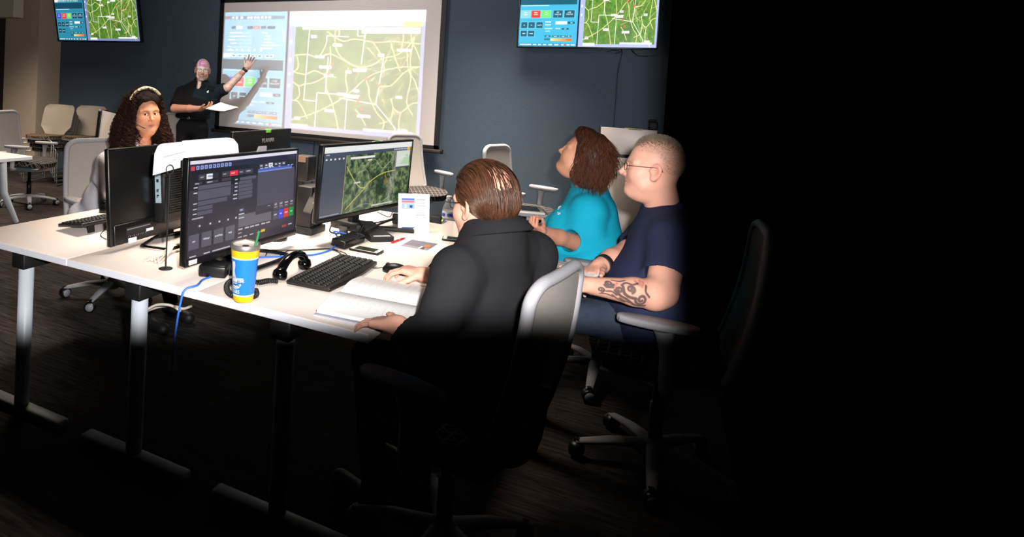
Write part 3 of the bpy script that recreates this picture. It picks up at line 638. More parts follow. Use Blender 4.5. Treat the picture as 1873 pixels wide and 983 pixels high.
# ---------------------------------------------------------------- boards standing by the walls
def board(name, label, x0, x1, y, z0, z1, lean=0.):
    t = thing(name, label, 'whiteboard', ((x0+x1)/2, y, 0)); w = x1-x0; X = rmat('Y', lean)
    ob('panel', MB().box((0, 0, (z0+z1)/2), (w-.02, .022, z1-z0-.01), M=X), M['laminate'], t)
    ob('frame', MB().box((0, .012, z1), (w, .03, .012), M=X).box((-w/2, .012, (z0+z1)/2), (.016, .04, z1-z0), M=X).box((w/2, .012, (z0+z1)/2), (.016, .04, z1-z0), M=X).box((0, .012, z0), (w, .03, .016), M=X), M['black'], t)
    ft = MB()
    for sx in (-.35, .35): ft.box((sx*w, .03, z0/2+.02), (.03, .03, z0+.04)).box((sx*w, .03, .02), (.05, .4, .03), bev=.008)
    ob('stand', ft, M['legpaint'], t); return t
FY = 6.1
a = on_y(1100, 230, FY); e_ = on_y(1202, 243, FY); FW = e_[0]-a[0]
tb = thing('folded_table', 'upright folded white table against the blue wall behind the man in navy', 'table', ((a[0]+e_[0])/2, FY, 0))
ob('tabletop', MB().box((.0, 0, a[2]-.125), (FW, .03, .23), bev=.003), M['laminate'], tb)
ob('hinge_rail', MB().box((.0, .004, a[2]-.25), (FW, .03, .03)).box((-FW/2-.004, .012, a[2]-.12), (.008, .03, .25)), M['black'], tb)
ob('lower_leaf', MB().box((0, 0, a[2]-.60), (FW, .03, .66), bev=.003), M['laminate'], tb)
for sx in (-1, 1): ob('leg', MB().box((sx*FW*.36, .06, .24), (.04, .04, .48)).box((sx*FW*.36, .02, .015), (.06, .4, .03), bev=.008), M['legpaint'], tb)
p = on_y(1162, 237, FY)
tag(ob('paper_folder', MB().box((p[0]+.0, FY+.03, p[2]-.0), (.11, .09, .012), bev=.002).box((p[0]-.04, FY+.03, p[2]-.0), (.09, .08, .016), bev=.002), mat('buff_folder', 'b8a888', .8)), 'buff paper folder lying on top of the upright folded table', 'folder')
p = on_y(1195, 238, FY)
tag(ob('desk_phone', MB().box((p[0], FY+.03, p[2]+.035), (.07, .08, .07), bev=.01).box((p[0]-.01, FY, p[2]+.08), (.06, .03, .02), bev=.008), M['matte']), 'small black device standing on the folded table at the right edge', 'device')
p0, p1, p2 = on_y(182, 204, 5.36), on_y(222, 206, 5.36), on_y(175, 256, 5.36)
wbx = thing('whiteboard', 'white flip board with black edge beside the stacked chairs, behind the woman', 'whiteboard', (p0[0]+.15, 5.36, 0))
X = rmat('Y', .12)
zz = p0[2]
ob('panel', MB().box((.0, 0, 0), (.34, .02, .8), M=tr(.02, 0, zz-.40) @ X), M['laminate'], wbx)
ob('side_rail', MB().box((-.19, .0, -.01), (.05, .05, .82), M=tr(.02, 0, zz-.40) @ X, bev=.01).box((0, .012, .40), (.36, .03, .012), M=tr(.02, 0, zz-.40) @ X), M['black'], wbx)
ob('clip', MB().ell((-.185, -.02, .395), (.018, .018, .016), M=tr(.02, 0, zz-.40) @ X), M['grey'], wbx)
ob('stand', MB().box((0, .05, zz*.25), (.04, .04, zz*.5)).box((0, .05, .015), (.4, .3, .03), bev=.01), M['legpaint'], wbx)
# ---------------------------------------------------------------- monitors and things on the tables
def on_table(x, y): return (x, y, TZ)
def base(name, label, cat, x, y, rz=0., group=None): return thing(name, label, cat, (x, y, TZ), rz, group)
def front_monitor(label, cx, cy, cz, ya, tilt, w, h, pic, k, bz, bot, foot):
    t = base('computer_monitor', label, 'computer monitor', cx, cy, -ya, 'desk monitors'); X = tr(0, 0, cz-TZ) @ rmat('Y', -tilt)
    ob('housing', MB().box((-.014, 0, 0), (.028, w, h), bev=.005, M=X).box((-.045, 0, -.01), (.045, w*.62, h*.62), bev=.015, M=X), M['black'], t)
    fr_ = MB()
    for c, s_ in (((0, 0, h/2-bz/2), (.008, w, bz)), ((0, 0, -h/2+bot/2), (.010, w, bot)), ((0, -w/2+bz/2, 0), (.008, bz, h)), ((0, w/2-bz/2, 0), (.008, bz, h))): fr_.box(c, s_, M=X, bev=.0015)
    ob('bezel', fr_, M['bezel'], t)
    ob('display_panel', MB().quad((.001, -w/2+bz, -h/2+bot), (.001, w/2-bz, -h/2+bot), (.001, w/2-bz, h/2-bz), (.001, -w/2+bz, h/2-bz), M=X), screen_mat('monitor_picture', pic, k), t)
    zc = cz-TZ; s_ = MB().box((-.085, 0, zc*.55), (.03, .07, zc*1.1), bev=.006).box((-.06, 0, zc), (.05, .09, .09), bev=.006)
    ob('stand_column', s_, M['matte'], t); foot(t); return t
def foot_loop(t): ob('stand_foot', MB().tube(cr([(-.09, -.12, .010), (.09, -.17, .010), (.12, 0, .010), (.09, .17, .010), (-.09, .12, .010), (-.13, 0, .012)], 8, True), .012, 8, closed=True, flat=.7).box((-.09, 0, .008), (.1, .2, .016), bev=.006), M['black'], t)
def foot_star(t):
    f_ = MB()
    for pts in ([(-.16, -.03), (-.15, .03), (.03, -.20), (.01, -.235)], [(-.16, -.03), (-.15, .03), (.16, .20), (.185, .17)]):
        hull = [pts[0], pts[3], pts[2], pts[1]] if pts[2][1] < 0 else [pts[0], pts[3], pts[2], pts[1]]
        f_.prism(hull, .002, .02, bev=.004)
    f_.prism([(-.2, -.05), (-.02, -.06), (.03, 0), (-.02, .06), (-.2, .05)], .002, .045, bev=.008); ob('stand_foot', f_, M['matte'], t)
MA = front_monitor('large monitor in front, showing the dark dispatch console', -1.476, 2.129, .990, .065, .015, .709, .40, console_picture(960, 560), .85, .011, .026, foot_loop)
ob('asset_sticker', MB().box((.007, -.709/2+.040, .990-TZ-.2+.014), (.002, .044, .018), bev=.0008), M['label'], MA)
ob('clip_tab', MB().prism([(-.03, 0), (.03, 0), (.03, .022), (-.018, .022)], -.004, .004, tr(-.006, .085, .990-TZ+.2) @ rmat('Z', PI/2) @ rmat('X', PI/2)), M['grey'], MA)
MR = front_monitor('wide monitor on the right desk, showing a green aerial map', -1.300, 2.955, 1.022, .165, -.051, .830, .373, aerial_picture(1000, 480), .85, .012, .024, foot_star)
ob('green_tag', MB().box((.006, .05, 1.022-TZ+.1865-.006), (.002, .045, .02)), M['green_tag'], MR); ob('white_tag', MB().box((.0055, .05, 1.022-TZ+.1865-.006), (.002, .095, .019)), M['label'], MR)
# monitors turned away
t = base('computer_monitor', 'monitor turned away with vented black rear and port strip, before the woman', 'computer monitor', -2.01, 2.19, .046, 'desk monitors')
h, w = .41, .622; X = tr(0, 0, .968-TZ) @ rmat('Y', -.095)
ob('housing', MB().box((-.012, 0, 0), (.024, w, h), bev=.006, M=X).box((.002, 0, -h/2+.045), (.012, w-.03, .085), bev=.004, M=X), M['black'], t)
vb = MB().box((.035, .125, .012), (.07, w*.56, h*.78), bev=.012, M=X); vbo = ob('rear_hump', vb, M['matte'], t)
vg = MB()
for i in range(26): vg.box((.0715, .125, .155-.0105*i), (.004, w*.50, .0045), M=X)
ob('vent_slats', vg, M['vent'], vbo)
ob('port_strip', MB().box((.036, -.052, .02), (.030, .004, .15), M=X).box((.05, -.054, .06), (.006, .004, .035), M=X).box((.04, -.054, -.005), (.012, .003, .018), M=X).box((.04, -.054, -.03), (.012, .003, .012), M=X), [M['portplate']], vbo)
pp = MB()
for z in (.045, .0, -.025): pp.box((.036, -.0545, z), (.012, .002, .014), M=X)
ob('port_socket', pp, M['matte'], vbo)
ob('spec_plate', MB().box((.009, -.155, -.155), (.002, .15, .035), M=X), M['softblack'], t)
mk = MB(); r_ = random.Random(3)
for i in range(14): mk.box((.0105, -.222+.0105*i, -.146), (.001, .007, .005), M=X)
for i in range(10): mk.box((.0105, -.22+.012*i, -.177), (.001, .003, .004+.004*(i % 2)), M=X)
ob('spec_print', mk, M['print_grey'], t)
ob('asset_sticker', MB().box((.010, -.195, -.196), (.002, .05, .022), M=X, bev=.0008), M['label'], t); ob('barcode_sticker', MB().box((.010, -.085, -.168), (.002, .045, .012), M=X), M['label'], t)
ob('stand_foot', MB().tube([(.0, -.02, .008), (.06, -.17, .009), (.19, -.15, .009), (.21, .10, .009), (.04, .13, .008)], .012, 4, closed=True, flat=.7).box((-.0, .05, .035), (.03, .1, .07), bev=.005), M['bronze'], t)
ob('rear_knob', MB().lathe([(.0001, 0), (.011, 0), (.011, .012), (.0001, .012)], 14, X @ tr(.074, .22, -.14) @ rmat('Y', PI/2)), M['portplate'], t)
t = base('computer_monitor', 'monitor turned away with raised letters on its back, rearmost on the tables', 'computer monitor', -2.10, 3.17, .0, 'desk monitors')
w = .63; z = .46
ob('housing', MB().box((-.012, 0, z-.20), (.024, w, .40), bev=.005).box((.02, 0, z-.24), (.05, w*.7, .24), bev=.016), M['black'], t)
lt = bpy.data.curves.new('lettering', 'FONT'); lt.body = 'PLANAR'; lt.size = .036; lt.extrude = .0008; lt.align_x = 'CENTER'
lo_ = bpy.data.objects.new('tmp', lt); COL.objects.link(lo_); bpy.context.view_layer.update(); me = bpy.data.meshes.new_from_object(lo_.evaluated_get(bpy.context.evaluated_depsgraph_get())); bpy.data.objects.remove(lo_)
me.name = 'lettering'; le = bpy.data.objects.new('lettering', me); COL.objects.link(le); le.parent = t; me.materials.append(mat('grey_lettering', '6a6a6c', .5)); le.matrix_local = tr(.002, .045, z-.075) @ rmat('Z', PI/2) @ rmat('X', PI/2)
ob('green_tag', MB().box((-.004, .045, z+.001), (.02, .05, .004)).box((.001, .045, z-.008), (.002, .05, .018)), M['green_tag'], t)
ob('stand_column', MB().box((.03, 0, .16), (.03, .07, .32), bev=.006), M['matte'], t); ob('stand_foot', MB().box((.01, 0, .008), (.18, .26, .016), bev=.006), M['matte'], t)
# small black computer standing between the two lit monitors
t = base('desktop_computer', 'small upright black computer between the two lit desk monitors', 'computer', -1.53, 2.765, .0)
ob('case', MB().box((-.005, 0, .135), (.085, .13, .205), bev=.006), M['matte'], t)
ob('plinth', MB().box((-.0, 0, .018), (.105, .15, .034), bev=.004), M['softblack'], t)
ob('handle', MB().tube(cr([(.03, .06, .12), (.045, .069, .15), (.045, .069, .19), (.03, .06, .22)], 5), .003, 6), M['chrome'], t)
sb = MB().box((0, 0, 0), (.04, .012, .21), M=tr(.045, -.045, .20) @ rmat('X', -.75) @ rmat('Z', .2)); so = ob('strap_arm', sb, M['keyedge'], t)
ob('rivet', MB().ell((.069, -.10, .17), (.004, .004, .004)).ell((.069, -.02, .245), (.004, .004, .004)).ell((.069, -.05, .215), (.004, .004, .004)), M['chrome'], so)
t = base('speaker', 'small dark box behind the right edge of the console monitor', 'speaker', -1.62, 2.84, .0)
ob('case', MB().box((0, 0, .31), (.09, .09, .13), bev=.006), M['matte'], t); ob('post', MB().box((-.02, 0, .12), (.03, .03, .25)).box((-.02, 0, .006), (.1, .1, .012), bev=.003), M['matte'], t)
ob('tan_patch', MB().box((.0, -.0455, .36), (.06, .002, .03)), mat('tan_patch', '8a6a50', .7), t)
# keyboards
def keyboard(label, x, y, rz, W=.455, D=.175, tilt=0., lift=0.):
    t = thing('keyboard', label, 'keyboard', (x, y, TZ+lift), rz, 'keyboards'); X = rmat('Y', tilt)
    pts = [(-D/2, -W/2), (D/2, -W/2+.01), (D/2+.012, -.06), (D/2+.012, .06), (D/2, W/2-.01), (-D/2, W/2)]
    ob('body', MB().prism(pts, .004, .020, X, bev=.004), M['keyedge'], t)
    km = MB(); n = 0
    for i in range(6):
        xx = -D/2+.020+i*.0255-(.004 if i == 0 else 0); j = 0; y0 = -W/2+.013
        while y0 < W/2-.02:
            wk = .0175
            if i == 5 and abs(y0+.06) < .05 and True: wk = .09
            if y0 > .105 and y0 < .115: y0 = .118
            km.box((xx, y0+wk/2, .0225), (.020, wk-.0025, .007), M=X, bev=.0018, seg=1); y0 += wk+.0015
    ob('keys', km, M['key'], t)
    fm = MB()
    for yy in (-W/2+.05, W/2-.05): fm.box((-D/2+.015, yy, .002-.014*(abs(tilt) > .05)), (.012, .03, .006+.03*(abs(tilt) > .05)))
    ob('feet', fm, M['black'], t); return t
KB = keyboard('black keyboard in front of the man in black, beside the open book', -1.09, 2.195, .01)
ob('sticker', MB().box((-.078, .075, .0215), (.016, .03, .002)), M['label'], KB)
k2 = dup(KB, (-2.37, 2.225, TZ+.016), PI, 'black keyboard tilted up at the left, behind the turned-away monitor')
for c_ in list(k2.children):
    if c_.name.startswith('sticker'): bpy.data.objects.remove(c_)
k2.rotation_euler = (0, .16, PI)
k2.location = (-2.37, 2.225, TZ+.026)
ob('raised_foot', MB().box((-.078, .17, -.012), (.006, .035, .036)), M['black'], k2); ob('raised_foot', MB().box((-.078, -.17, -.012), (.006, .035, .036)), M['black'], k2)
# mice
def mouse(label, x, y, rz):
    t = base('computer_mouse', label, 'computer mouse', x, y, rz); b = MB().ell((0, 0, .008), (.056, .031, .030), n=24)
    b.v = [(v[0], v[1], max(v[2], .001)) for v in b.v]; ob('shell', b, M['black'], t); ob('scroll_wheel', MB().lathe([(.0001, -.004), (.009, -.004), (.009, .004), (.0001, .004)], 14, tr(-.034, 0, .028) @ rmat('X', PI/2)), M['softblack'], t); return t
mouse('black mouse under the hand of the man in black', -.905, 2.372, .15)
ms = mouse('glossy black mouse at the left, beside the turned-away monitor', -2.60, 2.47, 1.2); ms.children[0].data.materials[0] = M['gloss']; ms.scale = (1.25, 1.25, 1.6)
cord('mouse_cord', [(-.96, 2.37, TZ+.012), (-1.0, 2.365, TZ+.004), (-1.07, 2.40, TZ+.003), (-1.1, 2.46, TZ+.003)], .0018, M['cable'], 'thin cord running from the mouse to the keyboard')
# phones
def smartphone(label, x, y, rz, l=.145, w_=.074):
    t = base('smartphone', label, 'smartphone', x, y, rz, None)
    ob('case', MB().prism([(px_*l/2, py_*w_/2) for px_, py_ in ((-.94, -1), (.94, -1), (1, -.88), (1, .88), (.94, 1), (-.94, 1), (-1, .88), (-1, -.88))], 0, .010, bev=.002), M['black'], t)
    ob('front', MB().prism([(px_*(l-.010)/2, py_*(w_-.008)/2) for px_, py_ in ((-.95, -1), (.95, -1), (1, -.9), (1, .9), (.95, 1), (-.95, 1), (-1, .9), (-1, -.9))], .0095, .0108), M['silverface'], t)
    ob('glass', MB().box((0, 0, .0108), (l*.68, w_*.80, .0012)), M['phoneglass'], t); return t
smartphone('white-fronted phone in black case lying by the keyboard', -1.14, 2.603, -.02)
smartphone('phone lying beside the water bottle, half hidden by the man in black', -.862, 3.09, .2)
# tumbler
t = base('tumbler', 'blue and yellow insulated tumbler with steel rim and green straw', 'tumbler', -1.208, 1.744)
RZ = lambda z: .0345+.0135*(z/.19)+(.002*max(0, z-.12)/.07)
W_ = Pic(768, 256, '2274cc'); W_.rect(0, 0, 1, .035, 'F6F6F0'); W_.rect(0, .965, 1, 1, 'F6F6F0')
W_.poly([(.165, .10), (.215, .09), (.22, .2), (.205, .35), (.225, .5), (.26, .58), (.24, .68), (.12, .68), (.13, .5), (.16, .35), (.15, .2)], 'B8BCC4'); W_.poly([(.18, .12), (.2, .12), (.19, .5), (.17, .5)], 'E8ECF0')
for x in (.16, .68): pass
W_.line([(.08, .62), (.2, .55), (.33, .53)], .012, 'F4F6FA'); W_.rect(.09, .52, .345, .66, '1E3E8A', .35)
W_.text(.245, .555, 'CHAMPIONS', .075, 'F8FAFF', True, 1.1); W_.line([(.14, .70), (.22, .75), (.3, .68), (.27, .76), (.2, .8), (.14, .76)], .010, 'DDE4F0'); W_.line([(.16, .72), (.24, .70), (.29, .72)], .008, '2A3E7A')
W_.text(.215, .835, 'BLUES', .085, 'FFFFFF', True, 1.2)
n = 48; bd = MB(); zs = np.linspace(.022, .152, 8)
for i in range(len(zs)-1):
    for k in range(n):
        a0, a1 = -PI+2*PI*k/n, -PI+2*PI*(k+1)/n; kk = len(bd.f)
        P_ = lambda a, z: (RZ(z)*math.cos(a), RZ(z)*math.sin(a), z)
        bd.add([P_(a0, zs[i]), P_(a1, zs[i]), P_(a1, zs[i+1]), P_(a0, zs[i+1])], [(0, 1, 2, 3)], None, True)
        v0, v1 = (zs[i]-.022)/.13, (zs[i+1]-.022)/.13; bd.uv[kk] = [(k/n, v0), ((k+1)/n, v0), ((k+1)/n, v1), (k/n, v1)]
ob('printed_wrap', bd, print_mat('tumbler_print', W_.a, .35, .5), t)
ye = mat('yellow_enamel', 'e8b21c', .35); ob('yellow_band', MB().lathe([(.0001, .0), (.033, .0), (RZ(.004), .004), (RZ(.022), .022)], 48), ye, t); ob('yellow_band', MB().lathe([(RZ(.152), .152), (RZ(.176), .176)], 48), ye, t)
ob('steel_rim', MB().lathe([(RZ(.176), .176), (RZ(.192)+.0005, .192), (RZ(.192)-.001, .1945), (RZ(.192)-.003, .192), (RZ(.176)-.003, .172), (.036, .168)], 48), mat('rim_steel', 'a8a29c', .38, .75), t)
ob('lid', MB().lathe([(.0001, .181), (.030, .181), (.036, .183), (.0405, .185), (.0425, .190), (.0430, .192)], 40), mat('clear_grey_lid', 'b0a8a0', .12), t); ob('lid_slot', MB().lathe([(.0001, .1825), (.011, .1825), (.012, .1815)], 20, tr(-.008, .012, 0)), M['softblack'], t)
ob('straw', MB().tube([(.01, .012, .10), (.030, .032, .235)], .0042, 10), mat('green_straw', '2f7a4e', .3), t)
# telephone handset and its coiled cord
hs = base('telephone_handset', 'black telephone handset lying on its side behind the tumbler', 'telephone handset', -1.225, 2.09, 0)
pts = cr([(-.006, -.075, .028), (-.002, -.06, .052), (-.0, -.02, .072), (0, .03, .074), (.0, .072, .060), (.0, .09, .04)], 6)
ob('grip', MB().tube(pts, [.021, .020, .0165, .0165, .019, .020], 14, flat=.85), M['gloss'], hs)
ob('mouthpiece', MB().lathe([(.0001, -.030), (.024, -.030), (.029, -.018), (.027, .0), (.015, .012), (.0001, .013)], 22, tr(-.004, -.078, .031) @ rmat('X', -.3)), M['gloss'], hs)
ob('earpiece', MB().lathe([(.0001, -.030), (.022, -.030), (.028, -.018), (.026, .0), (.015, .010), (.0001, .011)], 22, tr(.0, .093, .032) @ rmat('X', .3)), M['gloss'], hs)
def coil(path, R, r, turns):
    P = np.array(path); m = len(P); T = np.gradient(P, axis=0); T /= np.linalg.norm(T, axis=1)[:, None]; N = turns*8; out = []
    for i in range(N):
        q = i/(N-1)*(m-1); k = min(int(q), m-2); f = q-k; c = P[k]*(1-f)+P[k+1]*f; d = T[k]; u = nrm(np.cross(d, (0, 0, 1))); w = np.cross(d, u); a = 2*PI*turns*i/(N-1); out.append(c+R*(math.cos(a)*u+math.sin(a)*w))
    return MB().tube(out, r, 5)
pth = cr([on_z(508, 514, TZ+.012), on_z(490, 514, TZ+.012), on_z(470, 517, TZ+.012), on_z(440, 512, TZ+.012), on_z(420, 516, TZ+.012), on_z(415, 528, TZ+.012), on_z(424, 540, TZ+.012), on_z(450, 545, TZ+.012), on_z(468, 540, TZ+.012), on_z(468, 532, TZ+.012)], 8)
tag(ob('coiled_cord', coil(pth, .008, .003, 56), M['cable']), 'black coiled telephone cord looping behind the tumbler', 'cord')
# hub below the console monitor
t = base('usb_hub', 'black hub box under the left corner of the console monitor', 'hub', -1.455, 1.905, .4)
ob('case', MB().box((0, 0, .024), (.105, .085, .046), bev=.008), M['black'], t); ob('light_bar', MB().box((.0535, .012, .022), (.002, .008, .03)).box((.0535, .030, .022), (.002, .008, .03)), M['portplate'], t)
t = base('puck_dock', 'round black dock behind the console monitor', 'dock', *on_z(505, 438, TZ)[:2]); ob('disc', MB().lathe([(.0001, 0), (.05, 0), (.055, .006), (.053, .016), (.03, .02), (.0001, .02)], 30), M['black'], t); ob('top_ring', MB().lathe([(.02, .02), (.035, .0215), (.038, .02)], 24), M['softblack'], t)
# adapters
t = base('power_adapter', 'flat black ribbed power adapter with cables by the right monitor foot', 'power adapter', -1.262, 2.665, -.05)
ob('case', MB().box((0, 0, .02), (.075, .2, .036), bev=.006, R=rmat('Y', .12)), M['black'], t); rb = MB()
for i in range(5): rb.box((0.004, -.07+.034*i, .0385), (.06, .018, .003), R=rmat('Y', .12))
ob('ribs', rb, M['softblack'], t)
t = base('card_reader', 'black wedge-shaped card reader with white strip, by the phone', 'card reader', -1.235, 2.90, .10)
bm_ = MB(); bm_.add([(-.14, -.06, 0), (.10, -.06, 0), (.10, .06, 0), (-.14, .06, 0), (-.14, -.035, .05), (.10, -.06, .024), (.10, .06, .024), (-.14, .035, .05)], [(3, 2, 1, 0), (4, 5, 6, 7), (0, 1, 5, 4), (1, 2, 6, 5), (2, 3, 7, 6), (3, 0, 4, 7)])
cro = ob('body', bm_, M['softblack'], t); cro.matrix_local = rmat('Z', -.9) @ tr(0.02, 0, 0); so = ob('white_strip', MB().box((.088, 0, .0268), (.012, .085, .0015)), M['label'], t); so.matrix_local = rmat('Z', -.9) @ tr(.02, 0, 0)
# cables
def tp(x, y, z=.004): return on_z(x, y, TZ+z)
cord('network_cable', [V3(-1.435, 1.66, .45), V3(-1.44, 1.68, .60), V3(-1.44, 1.70, .70), V3(-1.435, 1.715, .738), tp(361, 522, .008), tp(370, 513), tp(385, 507), tp(402, 503)], .0042, M['blue_cable'], 'blue network cable hanging over the front edge of the table')
cord('network_cable', [tp(474, 471), tp(500, 470), tp(540, 468), tp(575, 466), tp(603, 458), tp(614, 448, .01), tp(617, 434, .03), tp(611, 424, .035), tp(625, 426, .03), tp(645, 431, .02), tp(660, 436, .012)], .004, M['blue_cable'], 'blue network cable curling across the table between the lit monitors')
cord('desk_cable', [tp(486, 468), tp(494, 458), tp(520, 458), tp(560, 457), tp(600, 455), tp(618, 458)], .0022, M['cable'], 'thin black cable running flat behind the handset')
cord('desk_cable', [tp(512, 468), tp(528, 459), tp(560, 458), tp(600, 456), tp(616, 460), tp(628, 468), tp(634, 472)], .002, M['cable'], 'thin black cable bending towards the keyboard from the adapter')
cord('desk_cable', [tp(600, 455), tp(618, 459), tp(632, 464), tp(638, 472)], .002, M['cable'], 'short thin cable between the blue cable crossing and the phone')
cord('adapter_cable', [tp(650, 440, .035), tp(658, 425, .05), tp(664, 414, .07), tp(661, 410, .075)], .003, M['cable'], 'black plug lead rising from the ribbed adapter')
cord('monitor_cable', [V3(-1.4, 2.75, .80), V3(-1.42, 2.78, .755), V3(-1.38, 2.82, .748), V3(-1.30, 2.85, .80)], .004, M['cable'], 'black cable looping below the left end of the wide monitor')
cord('monitor_cable', [tp(656, 402, .06), tp(664, 408, .02), tp(690, 407), tp(712, 402), tp(722, 398, .02)], .004, M['cable'], 'black cable lying behind the star foot of the wide monitor')
cord('monitor_cable', [tp(690, 388, .05), tp(712, 397, .03), tp(718, 384, .06), tp(714, 376, .09)], .003, M['cable'], 'black cable arching under the right end of the wide monitor')
cord('power_lead', [tp(668, 423, .05), tp(690, 412, .045), tp(712, 404, .03), tp(722, 400, .03)], .006, M['cable'], 'thick black lead with plug crossing the star foot')
tag(ob('plug_adapter', MB().box(tuple(tp(724, 400, .03)), (.035, .03, .055), bev=.004), M['matte']), 'black plug block beside the standing flyer', 'plug')
cord('keyboard_cord', [tp(200, 415, .03), tp(190, 422), tp(184, 430), tp(192, 437), tp(204, 438)], .002, M['cable'], 'thin cord looping under the tilted keyboard on the left')
adopt(COL.objects['keyboard_cord'], k2)
wc = []
for k in range(5):
    a = tp(266+6*k, 478-2*k, .004+.003*k); b2 = tp(300+3*k, 462, .012); c2 = tp(336+2*k, 456-2*k, .006); d2 = tp(318+k, 446, .02+.004*k); e2 = tp(276+5*k, 468+3*k, .006)
    wc.append(cr([a, b2, c2, d2, b2+V3(0, 0, .006), e2+V3(.0, -.01, 0)], 8, True))
wm = MB()
for p_ in wc: wm.tube(p_, .0032, 6, closed=True)
tag(ob('cable_bundle', wm, M['white_cable']), 'tied bundle of ivory cable on the table behind the sign pole', 'cable bundle')
# sign holder poles with the bent paper sign
pb = tp(303, 492, 0)
def sign_pole(label, x, y, zt, k):
    t = base('sign_pole', label, 'sign holder', x, y, k); h = zt-TZ
    ob('base_disc', MB().lathe([(.0001, 0), (.026, 0), (.027, .002), (.02, .004), (.0001, .005)], 28), M['matte'], t); ob('rod', MB().tube([(0, 0, .004), (0, 0, h-.035)], .0032, 8), M['matte'], t)
    ob('clip_ring', MB().tube([(.0, .014*math.cos(q), h-.018+.018*math.sin(q)) for q in np.linspace(0, 2*PI, 20, endpoint=False)], .0018, 6, closed=True), M['matte'], t)
sign_pole('thin black sign pole with round base in front of the turned-away monitor', pb[0], pb[1], 1.145, -.6)
q2 = at(387, 289, 2.60); sign_pole('second sign pole mostly hidden behind the console monitor', q2[0]-.02, q2[1], q2[2]+.022, -.6)
dz = .0
sg = thing('paper_sign', 'folded white paper sign with rounded corners held up by two wire poles', 'sign', (-1.69, 1.95, 1.10))
so_ = V3(-1.69, 1.95, 1.10)
def panel(c00, c10, c11, c01, rnd, bow, mirror=False):
    G = []
    for i in range(13):
        v = i/12; row = []
        for j in range(15):
            u = j/14; uu = u
            r_ = .22
            if rnd == 'L':
                k = max(0, 1-u/r_); lim = 1-math.sqrt(max(0, 1-k*k)); vv = v*(1-.30*lim)+(.0)*lim
            else:
                k = max(0, 1-(1-u)/r_); lim = 1-math.sqrt(max(0, 1-k*k)); vv = v*(1-.30*lim)
            p = c00*(1-u)*(1-vv)+c10*u*(1-vv)+c11*u*vv+c01*(1-u)*vv; nn = nrm(np.cross(c10-c00, c01-c00)); row.append(p+nn*bow*math.sin(PI*u)-so_)
        G.append(row)
    return np.array(G)
Lb, Lt = at(279, 321, 2.42), at(284, 264, 2.42); Fb, Ft = at(347, 302, 2.50), at(351, 258, 2.50)
Lb = at(279.5, 321, 2.40); 
ob('left_leaf', MB().sheet(panel(Lb, Fb, Ft, Lt, 'L', -.006), .0012), M['paper'], sg)
Rb, Rt = at(438, 296, 2.66), at(434, 250.5, 2.66); Ob, Ot = at(344, 304, 2.52), at(333, 258, 2.55)
ob('right_leaf', MB().sheet(panel(Ob, Rb, Rt, Ot, 'R', .002), .0012), M['paper'], sg)
def scribble_lines(P00, ux, uy, off, rows, m, parent):
    b = MB(); r = random.Random(9)
    for (y0, x0, x1, hh) in rows:
        x = x0
        while x < x1:
            wd = r.uniform(.02, .05)*(x1-x0)*1.3; p = P00+ux*x+uy*y0-so_+off; q = P00+ux*min(x+wd, x1)+uy*y0-so_+off; b.add([p, q, q+uy*hh, p+uy*hh], [(0, 1, 2, 3)]); x += wd+.012
    ob('printed_lines', b, m, parent)
nl = nrm(np.cross(Fb-Lb, Lt-Lb)); scribble_lines(Lb, Fb-Lb, Lt-Lb, nl*-.0, [], M['print_grey'], sg) if False else None
off = nrm(EYEV-(Lb+Ft)/2)*.012
scribble_lines(Lb, Fb-Lb, Ft-Fb, off, [(.60, .25, .86, .06), (.36, .48, .62, .08)], mat('sign_print', 'a8a6b0', .8), sg)
off = nrm(EYEV-(Rb+Ot)/2)*.006
scribble_lines(Ob, Rb-Ob, Rt-Rb, off, [(.62, .38, .60, .06), (.42, .42, .54, .07)], mat('sign_print_pale', 'd2d2d4', .8), sg)
# flyer in a clear stand
t = base('flyer_stand', 'printed white flyer in a clear stand beside the wide monitor', 'flyer', -1.108, 3.135, 0)
FP = Pic(300, 380, 'F6F6FA'); FP.rect(.1, .12, .52, .17, '4a70c4'); FP.rect(.1, .18, .52, .24, 'd07a88'); FP.rect(.1, .25, .52, .40, '98b8e8'); FP.poly([(.36, .3), (.46, .3), (.44, .38), (.36, .36)], '24449a'); FP.rect(.2, .28, .26, .38, 'F8F8FA'); FP.rect(.12, .45, .5, .80, 'd8dcea'); FP.rect(.12, .88, .52, .905, '3058b0')
for y, c in ((.14, '98a0cc'), (.2, 'b4b4d0'), (.24, 'b4b4d0'), (.30, 'b0b0d0'), (.36, 'c0c0d8'), (.42, 'c0c0d8'), (.48, 'b4b4d0'), (.54, '98a0cc'), (.58, 'c0c0d8'), (.64, 'c8c8dc'), (.7, 'c8c8dc')): FP.rect(.57, y, .86, y+.025, c)
FP.frame(.62, .8, .7, .9, '58608c', .008); FP.frame(.74, .82, .82, .9, '58608c', .008)
A_, B_ = on_z(728, 424, TZ)-V3(-1.108, 3.135, TZ), on_z(785, 425, TZ)-V3(-1.108, 3.135, TZ); dn = nrm(V3(-(B_-A_)[1], (B_-A_)[0], 0)); up = V3(0, 0, .196)+dn*.03
fb = MB().quad(A_, B_, B_+up, A_+up); ob('print', fb, print_mat('flyer_print', FP.a), t)
G = np.array([[A_+(B_-A_)*u+up*v*1.0+dn*.004 for u in (0, .5, 1)] for v in (0, .5, 1)]); ob('backing_sheet', MB().sheet(G, .003, smooth=False), M['paper'], t)
G = np.array([[A_+(B_-A_)*u+dn*(v*.09)+V3(0, 0, .002) for u in (0, .5, 1)] for v in (0, .5, 1)]); ob('stand_foot', MB().sheet(G, .003, smooth=False), M['glass'], t)
